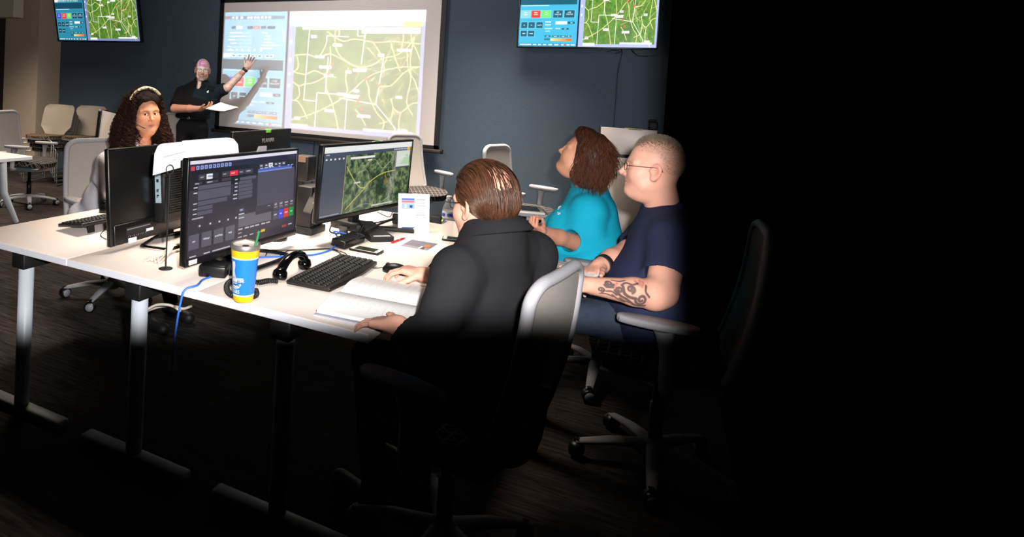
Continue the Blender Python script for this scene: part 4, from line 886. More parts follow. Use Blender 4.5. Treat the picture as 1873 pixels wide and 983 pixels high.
# water bottle
t = base('water_bottle', 'clear plastic water bottle with blue label behind the man in black', 'bottle', -.924, 3.125)
pr = [(.0001, .002), (.026, .0), (.031, .006)]
for i in range(7): pr += [(.0315, .012+.012*i), (.0295, .018+.012*i)]
pr += [(.0315, .10), (.0315, .145), (.026, .165), (.015, .185), (.0125, .19), (.0125, .20)]
ob('bottle', MB().lathe(pr, 32), M['glass'], t); ob('label_band', MB().lathe([(.0318, .103), (.0318, .138)], 32), print_mat('bottle_label', np.tile(np.array(lin('F2F4FA'))[None, None], (4, 4, 1)), .4) if False else mat('bottle_label_white', 'e4e6ee', .4), t)
lb = MB()
for a in (-2.7, -2.1, -1.2, -.6, .3, 1.2): lb.lathe([(.0001, 0), (.010, 0), (.010, .001), (.0001, .001)], 14, tr(.0318*math.cos(a), .0318*math.sin(a), .12) @ rmat('Z', a) @ rmat('Y', PI/2))
ob('label_print', lb, mat('bottle_print_blue', '2c4cb0', .4), t); ob('cap', MB().lathe([(.0001, .214), (.013, .214), (.0145, .211), (.0145, .198), (.0001, .198)], 20), M['label'], t)
# network box
t = base('network_box', 'flat black box with green light behind the flyer', 'network box', -1.10, 3.47, .0); ob('case', MB().box((-.02, 0, .02), (.13, .10, .036), bev=.004), M['matte'], t); ob('status_light', MB().box((.0455, -.02, .016), (.002, .018, .008)), glow('green_light', 'c8f060', 2.), t)
sl = MB()
for i in range(6): sl.box((.0455, .0+.008*i-.0, .022), (.002, .003, .012))
ob('front_slots', sl, M['grey'], t)
# booklet, pen, open book
t = base('booklet', 'white booklet with dark cover photograph lying behind the mouse', 'booklet', -.93, 2.86, 0)
ob('pages', MB().prism([(-.135, -.10), (.13, -.10), (.13, .085), (-.13, .085)], .0, .006), M['paper'], t)
BP = Pic(200, 140, '6c6a78'); BP.rect(0, .75, 1, 1, '8c8a96'); BP.poly([(.66, .35), (.86, .3), (.9, .6), (.7, .7)], 'B4703C'); BP.rect(.62, .6, .7, .95, 'C8C4D0'); BP.poly([(.7, .75), (.8, .7), (.84, .95), (.7, .95)], '4c3a34')
ob('cover_photograph', MB().quad((-.115, -.085, .0066), (.02, -.085, .0066), (.02, .075, .0066), (-.115, .075, .0066)), print_mat('cover_print', BP.a), t)
ob('ruled_lines', MB().box((.075, .0, .0062), (.004, .13, .001)).box((.095, .0, .0062), (.004, .12, .001)), M['print_grey'], t)
t = base('pen', 'red pen lying beside the booklet', 'pen', -1.095, 2.885, -.12)
ob('barrel', MB().tube([(0, -.07, .005), (0, .045, .005)], .005, 10), M['red'], t); ob('clip', MB().tube([(0, .045, .005), (0, .07, .005)], [.004, .002], 8), M['red'], t); ob('band', MB().tube([(0, .0, .005), (0, .008, .005)], .0054, 10), M['chrome'], t)
t = base('open_book', 'thick open book lying open in front of the man in black', 'book', -.80, 1.985, .09)
def page(sgn):
    G = []
    for i in range(9):
        x = -.155+.31*i/8; row = []
        for j in range(13):
            u = j/12; row.append((x, sgn*(.002+.205*u), .009+.019*math.sin(min(1, u*1.9)*PI/2)*(1-.72*u*u)+.004*(1-u)))
        G.append(row)
    return np.array(G) if sgn < 0 else np.array(G)[::-1]
for sgn, lab in ((1, 'far'), (-1, 'near')):
    G = page(sgn); o = ob('page_block', MB().sheet(G, .012), M['paper'], t)
    tx = MB(); r = random.Random(4)
    for i in range(11):
        x = -.12+.024*i
        for j in range(14):
            if r.random() < .8:
                u0, u1 = .12+.055*j, .12+.055*j+r.uniform(.02, .045); f_ = lambda u: 0.0155+.0035-.003+.019*math.sin(min(1, u*1.9)*PI/2)*(1-.72*u*u)+.004*(1-u)
                tx.add([(x, sgn*(.002+.205*u0), f_(u0)), (x+.006, sgn*(.002+.205*u0), f_(u0)), (x+.006, sgn*(.002+.205*u1), f_(u1)), (x, sgn*(.002+.205*u1), f_(u1))], [(0, 1, 2, 3)])
    ob('page_print', tx, mat('faint_print', 'd8d4d4', .8), o)
ob('cover', MB().box((0, 0, .002), (.325, .43, .004)), mat('book_cover', 'b8bcc8', .6), t)
# under-table cables
cord('floor_cable', [on_y(266, 570, 2.2), on_y(290, 562, 2.2), on_y(315, 560, 2.2), on_y(335, 565, 2.2), on_y(350, 560, 2.2)], .006, M['white_cable'], 'white cable sagging beneath the middle table', n=8)
cord('floor_cable', [on_y(270, 566, 2.1), on_y(288, 558, 2.1), on_y(312, 559, 2.1), on_y(330, 569, 2.1)], .006, M['white_cable'], 'second white cable arcing beneath the middle table, nearer the leg', n=8)
# laptop-like tray on the chair arm by the woman in turquoise
p = at(968, 384, 3.9)
t = thing('tablet_tray', 'white-edged dark tablet lying in front of the woman in turquoise', 'tablet', (p[0], p[1], p[2]), .3)
ob('body', MB().box((0, 0, 0), (.16, .22, .014), bev=.004), M['silverface'], t); ob('glass', MB().box((0, 0, .0075), (.11, .16, .002)), M['gloss'], t)
ob('support', MB().box((0, 0, -.15), (.03, .03, .29)).box((0, 0, -.015), (.2, .2, .02)), M['grey'], t)
# ---------------------------------------------------------------- people: implicit bodies turned into one continuous surface
f32 = np.float32
class Fld:
    def __init__(s, lo, hi, h):
        s.h = h; s.lo = np.array(lo, float)-4*h; s.n = np.ceil((np.array(hi)-np.array(lo))/h).astype(int)+9; s.g = np.full(s.n, 1., f32)
    def blk(s, lo, hi, m):
        i0 = np.clip(np.floor((lo-m-s.lo)/s.h).astype(int), 0, s.n); i1 = np.clip(np.ceil((hi+m-s.lo)/s.h).astype(int)+1, 0, s.n)
        if (i1 <= i0).any(): return None
        ax = [(s.lo[i]+s.h*np.arange(i0[i], i1[i])).astype(f32) for i in range(3)]
        return tuple(slice(a, b) for a, b in zip(i0, i1)), ax[0][:, None, None], ax[1][None, :, None], ax[2][None, None, :]
    def comb(s, sl, d, k, op):
        g = s.g[sl]
        if op > 0: q = np.clip(.5+.5*(g-d)/k, 0, 1); s.g[sl] = g*(1-q)+d*q-k*q*(1-q)
        else: q = np.clip(.5-.5*(g+d)/k, 0, 1); s.g[sl] = g*(1-q)-d*q+k*q*(1-q)
    def cone(s, a, b, ra, rb, k=.01, op=1, cut=None):
        a, b = np.asarray(a, float), np.asarray(b, float); R = max(ra, rb)
        B = s.blk(np.minimum(a, b)-R, np.maximum(a, b)+R, k+4*s.h)
        if B is None: return s
        sl, X, Y, Z = B; d = b-a; L2 = d@d+1e-12
        t = np.clip(((X-a[0])*d[0]+(Y-a[1])*d[1]+(Z-a[2])*d[2])/L2, 0, 1)
        q = np.sqrt((X-a[0]-t*d[0])**2+(Y-a[1]-t*d[1])**2+(Z-a[2]-t*d[2])**2)-(ra+t*(rb-ra))
        if cut is not None:
            u = d/math.sqrt(L2); q = np.maximum(q, (X-b[0])*u[0]+(Y-b[1])*u[1]+(Z-b[2])*u[2]-cut)
        s.comb(sl, q.astype(f32), k, op); return s
    def ell(s, c, r, R=None, k=.01, op=1):
        c = np.asarray(c, float); r = np.asarray(r, float); m = r.max() if R is not None else r
        B = s.blk(c-m, c+m, k+4*s.h)
        if B is None: return s
        sl, X, Y, Z = B; X, Y, Z = X-c[0], Y-c[1], Z-c[2]
        if R is not None: X, Y, Z = [R[0, i]*X+R[1, i]*Y+R[2, i]*Z for i in range(3)]
        k0 = np.sqrt((X/r[0])**2+(Y/r[1])**2+(Z/r[2])**2); k1 = np.sqrt((X/r[0]**2)**2+(Y/r[1]**2)**2+(Z/r[2]**2)**2)+1e-9
        s.comb(sl, (k0*(k0-1)/k1).astype(f32), k, op); return s
    def path(s, P, R, k=.01):
        for i in range(len(P)-1): s.cone(P[i], P[i+1], R[i], R[i+1], k)
        return s
    def cutplane(s, p, n):
        """keep what lies behind the plane"""
        X, Y, Z = [(s.lo[i]+s.h*np.arange(s.n[i])).astype(f32) for i in range(3)]
        d = (X[:, None, None]-p[0])*n[0]+(Y[None, :, None]-p[1])*n[1]+(Z[None, None]-p[2])*n[2]; s.g = np.maximum(s.g, d.astype(f32)); return s
    def mesh(s):
        g = s.g; ins = g < 0; c = np.zeros(tuple(np.array(g.shape)-1), np.uint8); nx, ny, nz = c.shape
        for i in (0, 1):
            for j in (0, 1):
                for k in (0, 1): c += ins[i:i+nx, j:j+ny, k:k+nz]
        ids = np.argwhere((c > 0) & (c < 8)); idx = np.full(c.shape, -1, np.int32); idx[tuple(ids.T)] = np.arange(len(ids))
        pos = np.zeros((len(ids), 3)); cnt = np.zeros(len(ids)); I = ids.T
        co_ = [(i, j, k) for i in (0, 1) for j in (0, 1) for k in (0, 1)]
        gv = {o: g[I[0]+o[0], I[1]+o[1], I[2]+o[2]] for o in co_}
        for a in co_:
            for ax in range(3):
                if a[ax]: continue
                b = list(a); b[ax] = 1; b = tuple(b); ga, gb = gv[a], gv[b]; x = (ga < 0) != (gb < 0); t = np.where(x, ga/np.where(x, ga-gb, 1), 0)
                e = np.array(a, float)[None]+t[:, None]*(np.array(b)-np.array(a))[None]; pos += e*x[:, None]; cnt += x
        V = s.lo+(ids+pos/np.maximum(cnt, 1)[:, None])*s.h; Q = []
        for ax in range(3):
            sa = [slice(1, -1)]*3; sa[ax] = slice(0, -1); sb = [slice(1, -1)]*3; sb[ax] = slice(1, None)
            A, Bv = ins[tuple(sa)], ins[tuple(sb)]; w = np.argwhere(A != Bv)
            o = np.array([1, 1, 1]); o[ax] = 0; w2 = w+o; inside_first = A[tuple(w.T)]; u, v = [(1, 2), (2, 0), (0, 1)][ax]
            def at_(du, dv):
                q = w2.copy(); q[:, u] -= du; q[:, v] -= dv; return idx[tuple(q.T)]
            q4 = np.stack([at_(1, 1), at_(0, 1), at_(0, 0), at_(1, 0)], 1); q4[~inside_first] = q4[~inside_first][:, ::-1]; Q.append(q4)
        Q = np.concatenate(Q); return V, Q[(Q >= 0).all(1)]
def vnormals(V, Q):
    n = np.cross(V[Q[:, 2]]-V[Q[:, 0]], V[Q[:, 3]]-V[Q[:, 1]]); N = np.zeros_like(V)
    for k in range(Q.shape[1]): np.add.at(N, Q[:, k], n)
    return N/(np.linalg.norm(N, axis=1)[:, None]+1e-12)
def wobble(V, f, seed):
    r = np.random.default_rng(seed); o = np.zeros(len(V)); W = V+.35/f*np.sin(V[:, [1, 2, 0]]*f*.9+r.random(3)*6)
    for i in range(6):
        d = nrm(r.normal(size=3)); o += np.sin(W@d*f*(1+.35*i)+r.random()*6.28)/(1+.4*i)
    return o/3
def folds(V, Q, amp, f, seed, pull=None):
    """cloth wrinkles: ridged waves pushed along the normals"""
    N = vnormals(V, Q); a = wobble(V, f, seed); b = 1-np.abs(wobble(V, f*.55, seed+1))*1.5; return V+N*(amp*(.45*a+.55*np.clip(b, -1, 1)))[:, None]
def join(*P):
    V = []; Q = []; C = []; o = 0
    for p in P: V.append(p[0]); Q.append(p[1]+o); C.append(np.broadcast_to(p[2], p[0].shape)); o += len(p[0])
    return np.concatenate(V), np.concatenate(Q), np.concatenate(C)
LC = lambda c: np.array(lin(c))
def frame(f, u):
    f = nrm(f); l = nrm(np.cross(u, f)); u = np.cross(f, l); return np.stack([f, l, u], 1)   # columns: forward, left, up
def mixc(c, m, d): return c*(1-m[:, None])+np.asarray(d)[None]*m[:, None]
def gau(P, c, r): return np.exp(-(((P-np.asarray(c))/np.asarray(r))**2).sum(1))
SKINM = mat('skin', 'ffffff', .5, attr='col', sss=.12, bump=.06, bscale=500, spec=.35)
HAIRM = mat('hair', 'ffffff', .38, attr='col', spec=.5)
EYEW = mat('eye_white', 'd8d2cc', .15); IRIS = mat('dark_iris', '2a1a12', .1); GLASSM = mat('spectacle_metal', '241c1c', .3, .3); LENS = mat('spectacle_lens', 'ffffff', .03); LENS.node_tree.nodes['Principled BSDF'].inputs['Alpha'].default_value = .06

def make_head(O, fwd, up, sc, neck_to, neck_r, spec):
    """head in its own frame (x forward, y left, z up), returned in world space"""
    R = frame(fwd, np.asarray(up, float)); h = spec.get('h', .0028); N = (R.T @ (np.asarray(neck_to)-O))/sc
    lo = np.minimum((-.14, -.115, -.15), N-.07); hi = np.maximum((.16, .115, .15), N+.07); F = Fld(lo, hi, h); wd = spec.get('wide', 1.); fat = spec.get('fat', 0.)
    F.ell((-.012, 0, .032), (.100, .077, .094))
    F.ell((.030, 0, -.028), (.066, .058*wd, .086), k=.03)
    F.cone((.030, .038*wd, -.070), (.066, .012, -.098), .030+fat*.4, .022+fat*.3, .02).cone((.030, -.038*wd, -.070), (.066, -.012, -.098), .030+fat*.4, .022+fat*.3, .02)
    F.ell((.074, 0, -.100), (.020, .022, .017), k=.02)
    for s_ in (1, -1):
        F.ell((.052, s_*.036*wd, -.030), (.034, .026+fat, .030+fat), k=.02); F.cone((.080, s_*.012, .022), (.066, s_*.052, .020), .013, .010, .014)
        F.ell((.094, s_*.031, .002), (.017, .019, .011), k=.012, op=-1)
        F.ell((.0745, s_*.031, .001), (.0158, .0158, .0150), k=.004)
        F.ell((.0885, s_*.031, .0005), (.010, .0115, spec.get('open', .0046)), k=.0025, op=-1)
        # ear
        e = np.array([[math.cos(.35*s_), math.sin(.35*s_)*-1, 0], [math.sin(.35*s_), math.cos(.35*s_), 0], [0, 0, 1]]); e = e.T if s_ < 0 else e.T
        F.ell((-.012, s_*.0815, -.006), (.021, .0075, .033), frame((1, -s_*.38, .12), (0, 0, 1)), k=.006); F.ell((-.008, s_*.0885, -.003), (.012, .006, .020), frame((1, -s_*.38, .12), (0, 0, 1)), k=.004, op=-1)
        F.ell((-.002, s_*.080, -.034), (.009, .0065, .010), k=.006); F.ell((.007, s_*.078, -.006), (.005, .006, .009), k=.005)
    nl = spec.get('nose', 1.)
    F.cone((.084, 0, .016), (.092+.018*nl, 0, -.028), .0085, .0090, .012); F.ell((.091+.020*nl, 0, -.031), (.0100, .0105, .0092), k=.008); F.cone((.090+.018*nl, 0, -.037), (.088, 0, -.046), .0055, .0065, .006)
    F.ell((.077, 0, -.053), (.015, .026, .016), k=.016)
    for s_ in (1, -1): F.ell((.096, s_*.0120, -.0355), (.0115, .0075, .0080), k=.006); F.ell((.104, s_*.0070, -.0435), (.0036, .0028, .003), k=.003, op=-1)
    F.cone((.079, .021, -.0650), (.0895, 0, -.0625), .0045, .0062, .007).cone((.079, -.021, -.0650), (.0895, 0, -.0625), .0045, .0062, .007)
    F.cone((.079, .018, -.0725), (.0875, 0, -.0755), .005, .0078, .007).cone((.079, -.018, -.0725), (.0875, 0, -.0755), .005, .0078, .007)
    F.cone((.082, .025, -.0685), (.0965, 0, -.0688), .0012, .0014, .002, op=-1).cone((.082, -.025, -.0685), (.0965, 0, -.0688), .0012, .0014, .002, op=-1)
    nb = neck_r/sc; F.cone((-.025, 0, -.055), N, nb*.95, nb*1.05, .035)
    if fat: F.ell((.030, 0, -.108), (.045, .045, .030+fat), k=.03)
    V, Q = F.mesh(); P = V
    c = np.broadcast_to(LC(spec['skin']), P.shape).copy()
    c = mixc(c, .9*gau(P, (.091, 0, -.0690), (.016, .020, .0090)), LC(spec['lips'])); c = mixc(c, .20*(gau(P, (.07, .04, -.03), (.03, .022, .022))+gau(P, (.07, -.04, -.03), (.03, .022, .022))+gau(P, (.115, 0, -.033), (.014, .016, .014))), LC(spec.get('blush', 'd07868')))
    c = mixc(c, .35*(gau(P, (-.012, .084, -.006), (.024, .012, .034))+gau(P, (-.012, -.084, -.006), (.024, .012, .034))), LC(spec.get('blush', 'd07868')))
    for s_ in (1, -1):
        t = np.clip((np.abs(P[:, 1]*s_-.031)/.021), 0, 3); zb = .0215-.004*((P[:, 1]*s_-.036)/.02)**2; m = np.exp(-t**4)*np.exp(-((P[:, 2]-zb)/.0042)**2)*(P[:, 0] > .06); c = mixc(c, spec.get('browk', .8)*m, LC(spec['brow']))
        m = np.exp(-t**4*1.5)*np.exp(-((P[:, 2]-.0062)/.0018)**2)*(P[:, 0] > .078); c = mixc(c, spec.get('lash', .6)*m, LC('241814'))
    if 'beard' in spec:
        col, k, zone = spec['beard']; n = .5+.5*wobble(P, 400, 3)
        if zone == 'goatee': m = np.maximum(np.clip(1.25-np.hypot(P[:, 1]/.030, (P[:, 2]+.085)/.040), 0, 1)*(P[:, 0] > .05), 0); m *= 1-.9*gau(P, (.092, 0, -.0688), (.014, .018, .006)); m = np.clip(m*3, 0, 1)
        else: m = np.clip((-.030-P[:, 2])/.03, 0, 1)*np.clip((P[:, 2]+.14)/.03, 0, 1)*np.clip((P[:, 0]+.005)/.02, 0, 1)*(1-.8*gau(P, (.09, .04, -.03), (.03, .03, .025)))*(1-.9*gau(P, (.1, 0, -.0685), (.014, .018, .007)))
        c = mixc(c, np.clip(k*m*(.55+.6*n), 0, 1), LC(col))
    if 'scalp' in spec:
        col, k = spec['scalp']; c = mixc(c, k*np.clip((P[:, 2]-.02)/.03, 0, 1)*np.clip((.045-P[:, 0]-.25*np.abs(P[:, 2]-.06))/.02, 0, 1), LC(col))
    W = (V*sc) @ R.T+O; return (W, Q, c), R
def eyes(parent, O, R, sc, gaze):
    for s_ in (1, -1):
        g = nrm(R.T @ nrm(gaze)); b = MB(); b.ell((0, 0, 0), (.0128, .0128, .0128), n=20); X = Matrix([list(R[i])+[O[i]] for i in range(3)]+[[0, 0, 0, 1]])
        q = Vector((0, 0, 1)).rotation_difference(Vector(g)).to_matrix().to_4x4(); e = MB(); L_ = X @ Matrix.Diagonal((sc, sc, sc, 1)) @ tr(.0768, s_*.031, .0005) @ q
        e.add(b.v, b.f, L_, True, 0); e.lathe([(.0001, .01315), (.003, .0130), (.0058, .0119), (.0066, .0112)], 18, L_, mi=1); ob('eye', e, [EYEW, IRIS], parent)
def glasses(parent, O, R, sc, w=.022, hh=.016, rim=True):
    X = Matrix([list(R[i]*1.)+[O[i]] for i in range(3)]+[[0, 0, 0, 1]]) @ Matrix.Diagonal((sc, sc, sc, 1)); b = MB(); lens = MB()
    for s_ in (1, -1):
        lp = [(.104-.006*((w*math.cos(q))/w)*s_*0-.010*abs((s_*.033+w*math.cos(q))/.055)**2, s_*.033+w*math.cos(q), -.001+hh*math.copysign(abs(math.sin(q))**.75, math.sin(q))) for q in np.linspace(0, 2*PI, 28, endpoint=False)]
        b.tube(lp, .0012, 6, closed=True, M=X); lens.add(lp, [tuple(range(len(lp)))], X)
        b.tube(cr([(.094, s_*.056, .004), (.085, s_*.074, .006), (.03, s_*.084, .008), (-.02, s_*.086, .010), (-.035, s_*.083, -.004)], 5), .0014, 6, M=X)
    b.tube(cr([(.106, .011, .002), (.109, 0, .005), (.106, -.011, .002)], 5), .0012, 6, M=X); g = ob('glasses', b, GLASSM, parent); ob('lens', lens, LENS, g)
def hand(F, w, f, n, side, curl=(.35, .45, .3), spread=.08, sc=1., thumb=(.75, .55, -.1), per=None):
    """palm and five fingers into the field; n: out of the palm, side: direction of the thumb"""
    f = nrm(f); n = nrm(n-f*np.dot(n, f)); s_ = np.cross(f, n); s_ = s_ if np.dot(s_, side) > 0 else -s_
    F.cone(w-f*.01, w+f*.02, .026*sc, .027*sc, .012)
    for o, l in ((.028, .082), (.010, .088), (-.010, .085), (-.028, .078)): F.cone(w+f*.012*sc+s_*o*.55*sc, w+f*l*sc+s_*o*sc, .0150*sc, .0115*sc, .010)
    F.ell(w+f*.045*sc-n*.0*sc, np.array((.042, .036, .013))*sc, np.stack([f, s_, n], 1), k=.012)
    for i, (o, b, L_, r) in enumerate(((.029, .082, (.043, .025, .021), .0090), (.010, .090, (.047, .029, .022), .0093), (-.010, .086, (.044, .027, .021), .0088), (-.028, .077, (.034, .020, .018), .0078))):
        c3 = curl if per is None else per[i]; p = w+f*b*sc+s_*o*sc; a = 0.; d0 = nrm(f+s_*spread*(1.2-i*.8))
        for j in range(3):
            a += c3[j]; d = d0*math.cos(a)+n*math.sin(a); q = p+d*L_[j]*sc; F.cone(p, q, r*(1-.08*j)*sc, r*(.92-.10*j)*sc, .003); p = q
    p = w+f*.020*sc+s_*.026*sc; t = nrm(f*thumb[0]+s_*thumb[1]+n*thumb[2]); q = p+t*.040*sc; F.cone(w+f*.012*sc+s_*.012*sc, p, .016*sc, .0150*sc, .01).cone(p, q, .0135*sc, .0110*sc, .006)
    t2 = nrm(t+f*.25+n*.10); q2 = q+t2*.030*sc; F.cone(q, q2, .0108*sc, .0098*sc, .004); F.cone(q2, q2+nrm(t2+f*.2)*.022*sc, .0098*sc, .0078*sc, .004)
def arm_mesh(pts, rad, hand_args, skin, h=.003, extra=None):
    P = np.array([np.asarray(p, float) for p in pts]); m = .16; F = Fld(P.min(0)-m, P.max(0)+m, h); F.path(P, rad, .02)
    hand(F, P[-1], **hand_args)
    V, Q = F.mesh(); c = np.broadcast_to(LC(skin), V.shape).copy(); return V, Q, c
def torso(F, N, H, f, Ls, Rs, w=1., d=1., belly=0., bust=0., k=.05, g=0.):
    a = nrm(N-H); R = frame(f-a*np.dot(f, a), a); L_ = np.linalg.norm(N-H)
    F.cone(N+a*.01, Ls, .062+g, .066+g, k).cone(N+a*.01, Rs, .062+g, .066+g, k)
    F.ell(N-a*.33*L_+R[:, 0]*.012, (.112*d+g, .172*w+g, .19), R, k); F.ell(N-a*.68*L_+R[:, 0]*(.015+belly*.5), (.115*d+belly*.6+g, .158*w+belly*.3+g, .19), R, k); F.ell(H+R[:, 0]*.0, (.125*d+belly*.5+g, .178*w+g, .14), R, k)
    if bust:
        for s_ in (1, -1): F.ell(N-a*.42*L_+R[:, 0]*(.085*d)+R[:, 1]*s_*.075, (.06+bust, .075+bust*.5, .075+bust*.5), R, .05)
    F.cone(Ls, Ls-a*.10+(Ls-N)*.02, .066+g, .058+g, .03).cone(Rs, Rs-a*.10, .066+g, .058+g, .03)
    return R, a
def sleeve(F, a, e, b, ra, re, rb, cut=.0, hollow=.009):
    if e is None: F.cone(a, b, ra, rb, .03, cut=cut)
    else: F.cone(a, e, ra, re, .03).cone(e, b, re, rb, .03, cut=cut)
    if hollow > .1: return
    u = nrm(b-(a if e is None else e)); F.cone(b-u*.045, b+u*.05, rb-hollow, rb-hollow, .004, op=-1)
def cloth(name, V, Q, m, parent, amp=.004, f=45, seed=1): return ob_np(name, folds(V, Q, amp, f, seed) if amp else V, Q, m, parent)
def legs(F, H, f, r_, knees, feet, rt=.085, rk=.058, ra=.042):
    for s_, kn, ft in zip((1, -1), knees, feet): F.cone(H+r_*s_*.085+V3(0, 0, -.01), kn, rt, rk, .04).cone(kn, ft, rk*.98, ra, .02)
def shoe(F, ft, f): F.cone(ft+V3(0, 0, -.02), ft+f*.02+V3(0, 0, -.035), .045, .04, .02).cone(ft-f*.03+V3(0, 0, -.045), ft+f*.17+V3(0, 0, -.055), .034, .036, .03)
def strands(rootP, flow, n, step, r, cols, keep=None, taper=.35, jit=.0):
    """hair strands as thin three-sided tubes; flow gives each strand its direction step by step"""
    P = [rootP]; p = rootP.copy(); m = len(p); r0 = rng.normal(0, jit, (m, 3)) if jit else 0
    for i in range(n):
        d = flow(p, i/n)+r0; d /= np.linalg.norm(d, axis=1)[:, None]+1e-9; st = step if np.isscalar(step) else step[:, None]; p = p+d*st
        if keep is not None: p = keep(p, (i+1)/n)
        P.append(p)
    P = np.stack(P, 1); T = np.gradient(P, axis=1); T /= np.linalg.norm(T, axis=2)[..., None]+1e-9
    ref = nrm(rng.normal(size=3)); u = np.cross(T, ref); u /= np.linalg.norm(u, axis=2)[..., None]+1e-9; w = np.cross(T, u); rr = (r*np.linspace(1, taper, n+1))[None, :, None]
    ring = np.stack([P+rr*(math.cos(2*PI*k/3)*u+math.sin(2*PI*k/3)*w) for k in range(3)], 2); V = ring.reshape(-1, 3); L_ = n+1
    b = (np.arange(m)*L_*3)[:, None, None]+(np.arange(n)*3)[None, :, None]; k = np.arange(3)[None, None]; Q = np.stack([b+k, b+(k+1) % 3, b+3+(k+1) % 3, b+3+k], 3).reshape(-1, 4)
    return V, Q, np.repeat(cols, L_*3, axis=0)
def sphere_roots(n, c, r, mask):
    d = rng.normal(size=(n*6, 3)); d /= np.linalg.norm(d, axis=1)[:, None]; P = np.asarray(c)+d*np.asarray(r); P = P[mask(P)][:n]; return P
def hair_cols(n, a, b, k=.25):
    t = rng.random((n, 1)); return (LC(a)*(1-t)+LC(b)*t)*(1+rng.normal(0, k*.4, (n, 1)).clip(-.5, .6))
def to_world(P, O, R, sc): return (P*sc) @ R.T+O
def collar(name, C, axis, f, r0, r1, hgt, gap, m, parent, tilt=0., thick=.004, point=.03):
    R = frame(f-axis*np.dot(f, axis), axis); G = []
    for i in range(6):
        v = i/5; row = []
        for j in range(33):
            q = gap+(2*PI-2*gap)*j/32; e = abs(j/16-1)**3; rr = r0+(r1-r0)*v**.8; row.append(C+R[:, 0]*rr*math.cos(q)*1.05+R[:, 1]*rr*math.sin(q)+R[:, 2]*(hgt*(1-v)-point*e*v-.01*v))
        G.append(row)
    return ob('collar', MB().sheet(np.array(G), thick), m, parent)
def new_person(label, base_): return thing('person', label, 'person', base_)
def rel(o, V): return V

def build_body(o, pieces):
    V, Q, C = join(*pieces); return ob_np('body', rel(o, V), Q, SKINM, o, C)
def add(o, name, V, Q, m, amp=.004, f=45, seed=1, col=None): return ob_np(name, rel(o, folds(V, Q, amp, f, seed) if amp else V), Q, m, o, col)
def finish(o):
    for c in kids(o): c.location = tuple(-np.array(o.location))
CLOTH = dict(black=mat('black_shirt', '1e1e21', .9, var=.05, vscale=30, bump=.25, bscale=600, spec=.2), turq=mat('turquoise_shirt', '14a6c6', .8, var=.03, vscale=20, bump=.15, bscale=700, spec=.2),
             navy=mat('navy_shirt', '262a44', .9, var=.05, vscale=30, bump=.2, bscale=600, spec=.2), cardigan=mat('heather_grey_cardigan', 'c2bec6', .95, var=.16, vscale=130, bump=.3, bscale=260, spec=.15),
             polo=mat('black_polo', '0c0d10', .9, bump=.2, bscale=600, spec=.2), trousers=mat('black_trousers', '101013', .85, bump=.2, bscale=500, spec=.2), jeans=M['skirt'])
def surf_at(V, Q, px, py, r=5.):
    q = (V-EYEV) @ RC.T; x, y = CX+F_*q[:, 0]/q[:, 2], CY+F_*q[:, 1]/q[:, 2]; m = np.where(np.hypot(x-px, y-py) < r)[0]; k = m[np.argmin(q[m, 2])]; return V[k], vnormals(V, Q)[k]
F_ = F
def person_legs(o, H, f, r_, knees, feet, m, shoe_m=None):
    P = np.array(list(knees)+list(feet)+[H]); F = Fld(P.min(0)-.2, P.max(0)+.22, .009); legs(F, H, f, r_, knees, feet)
    F.ell(H, (.15, .17, .12), frame(f, (0, 0, 1)), .05); V, Q = F.mesh(); add(o, 'trousers', V, Q, m, .005, 30, 4)
    for ft in feet:
        F = Fld(ft-.3, ft+.3, .008); shoe(F, ft, f); V, Q = F.mesh(); V[:, 2] = np.maximum(V[:, 2], .002); add(o, 'shoe', V, Q, shoe_m or M['softblack'], 0)

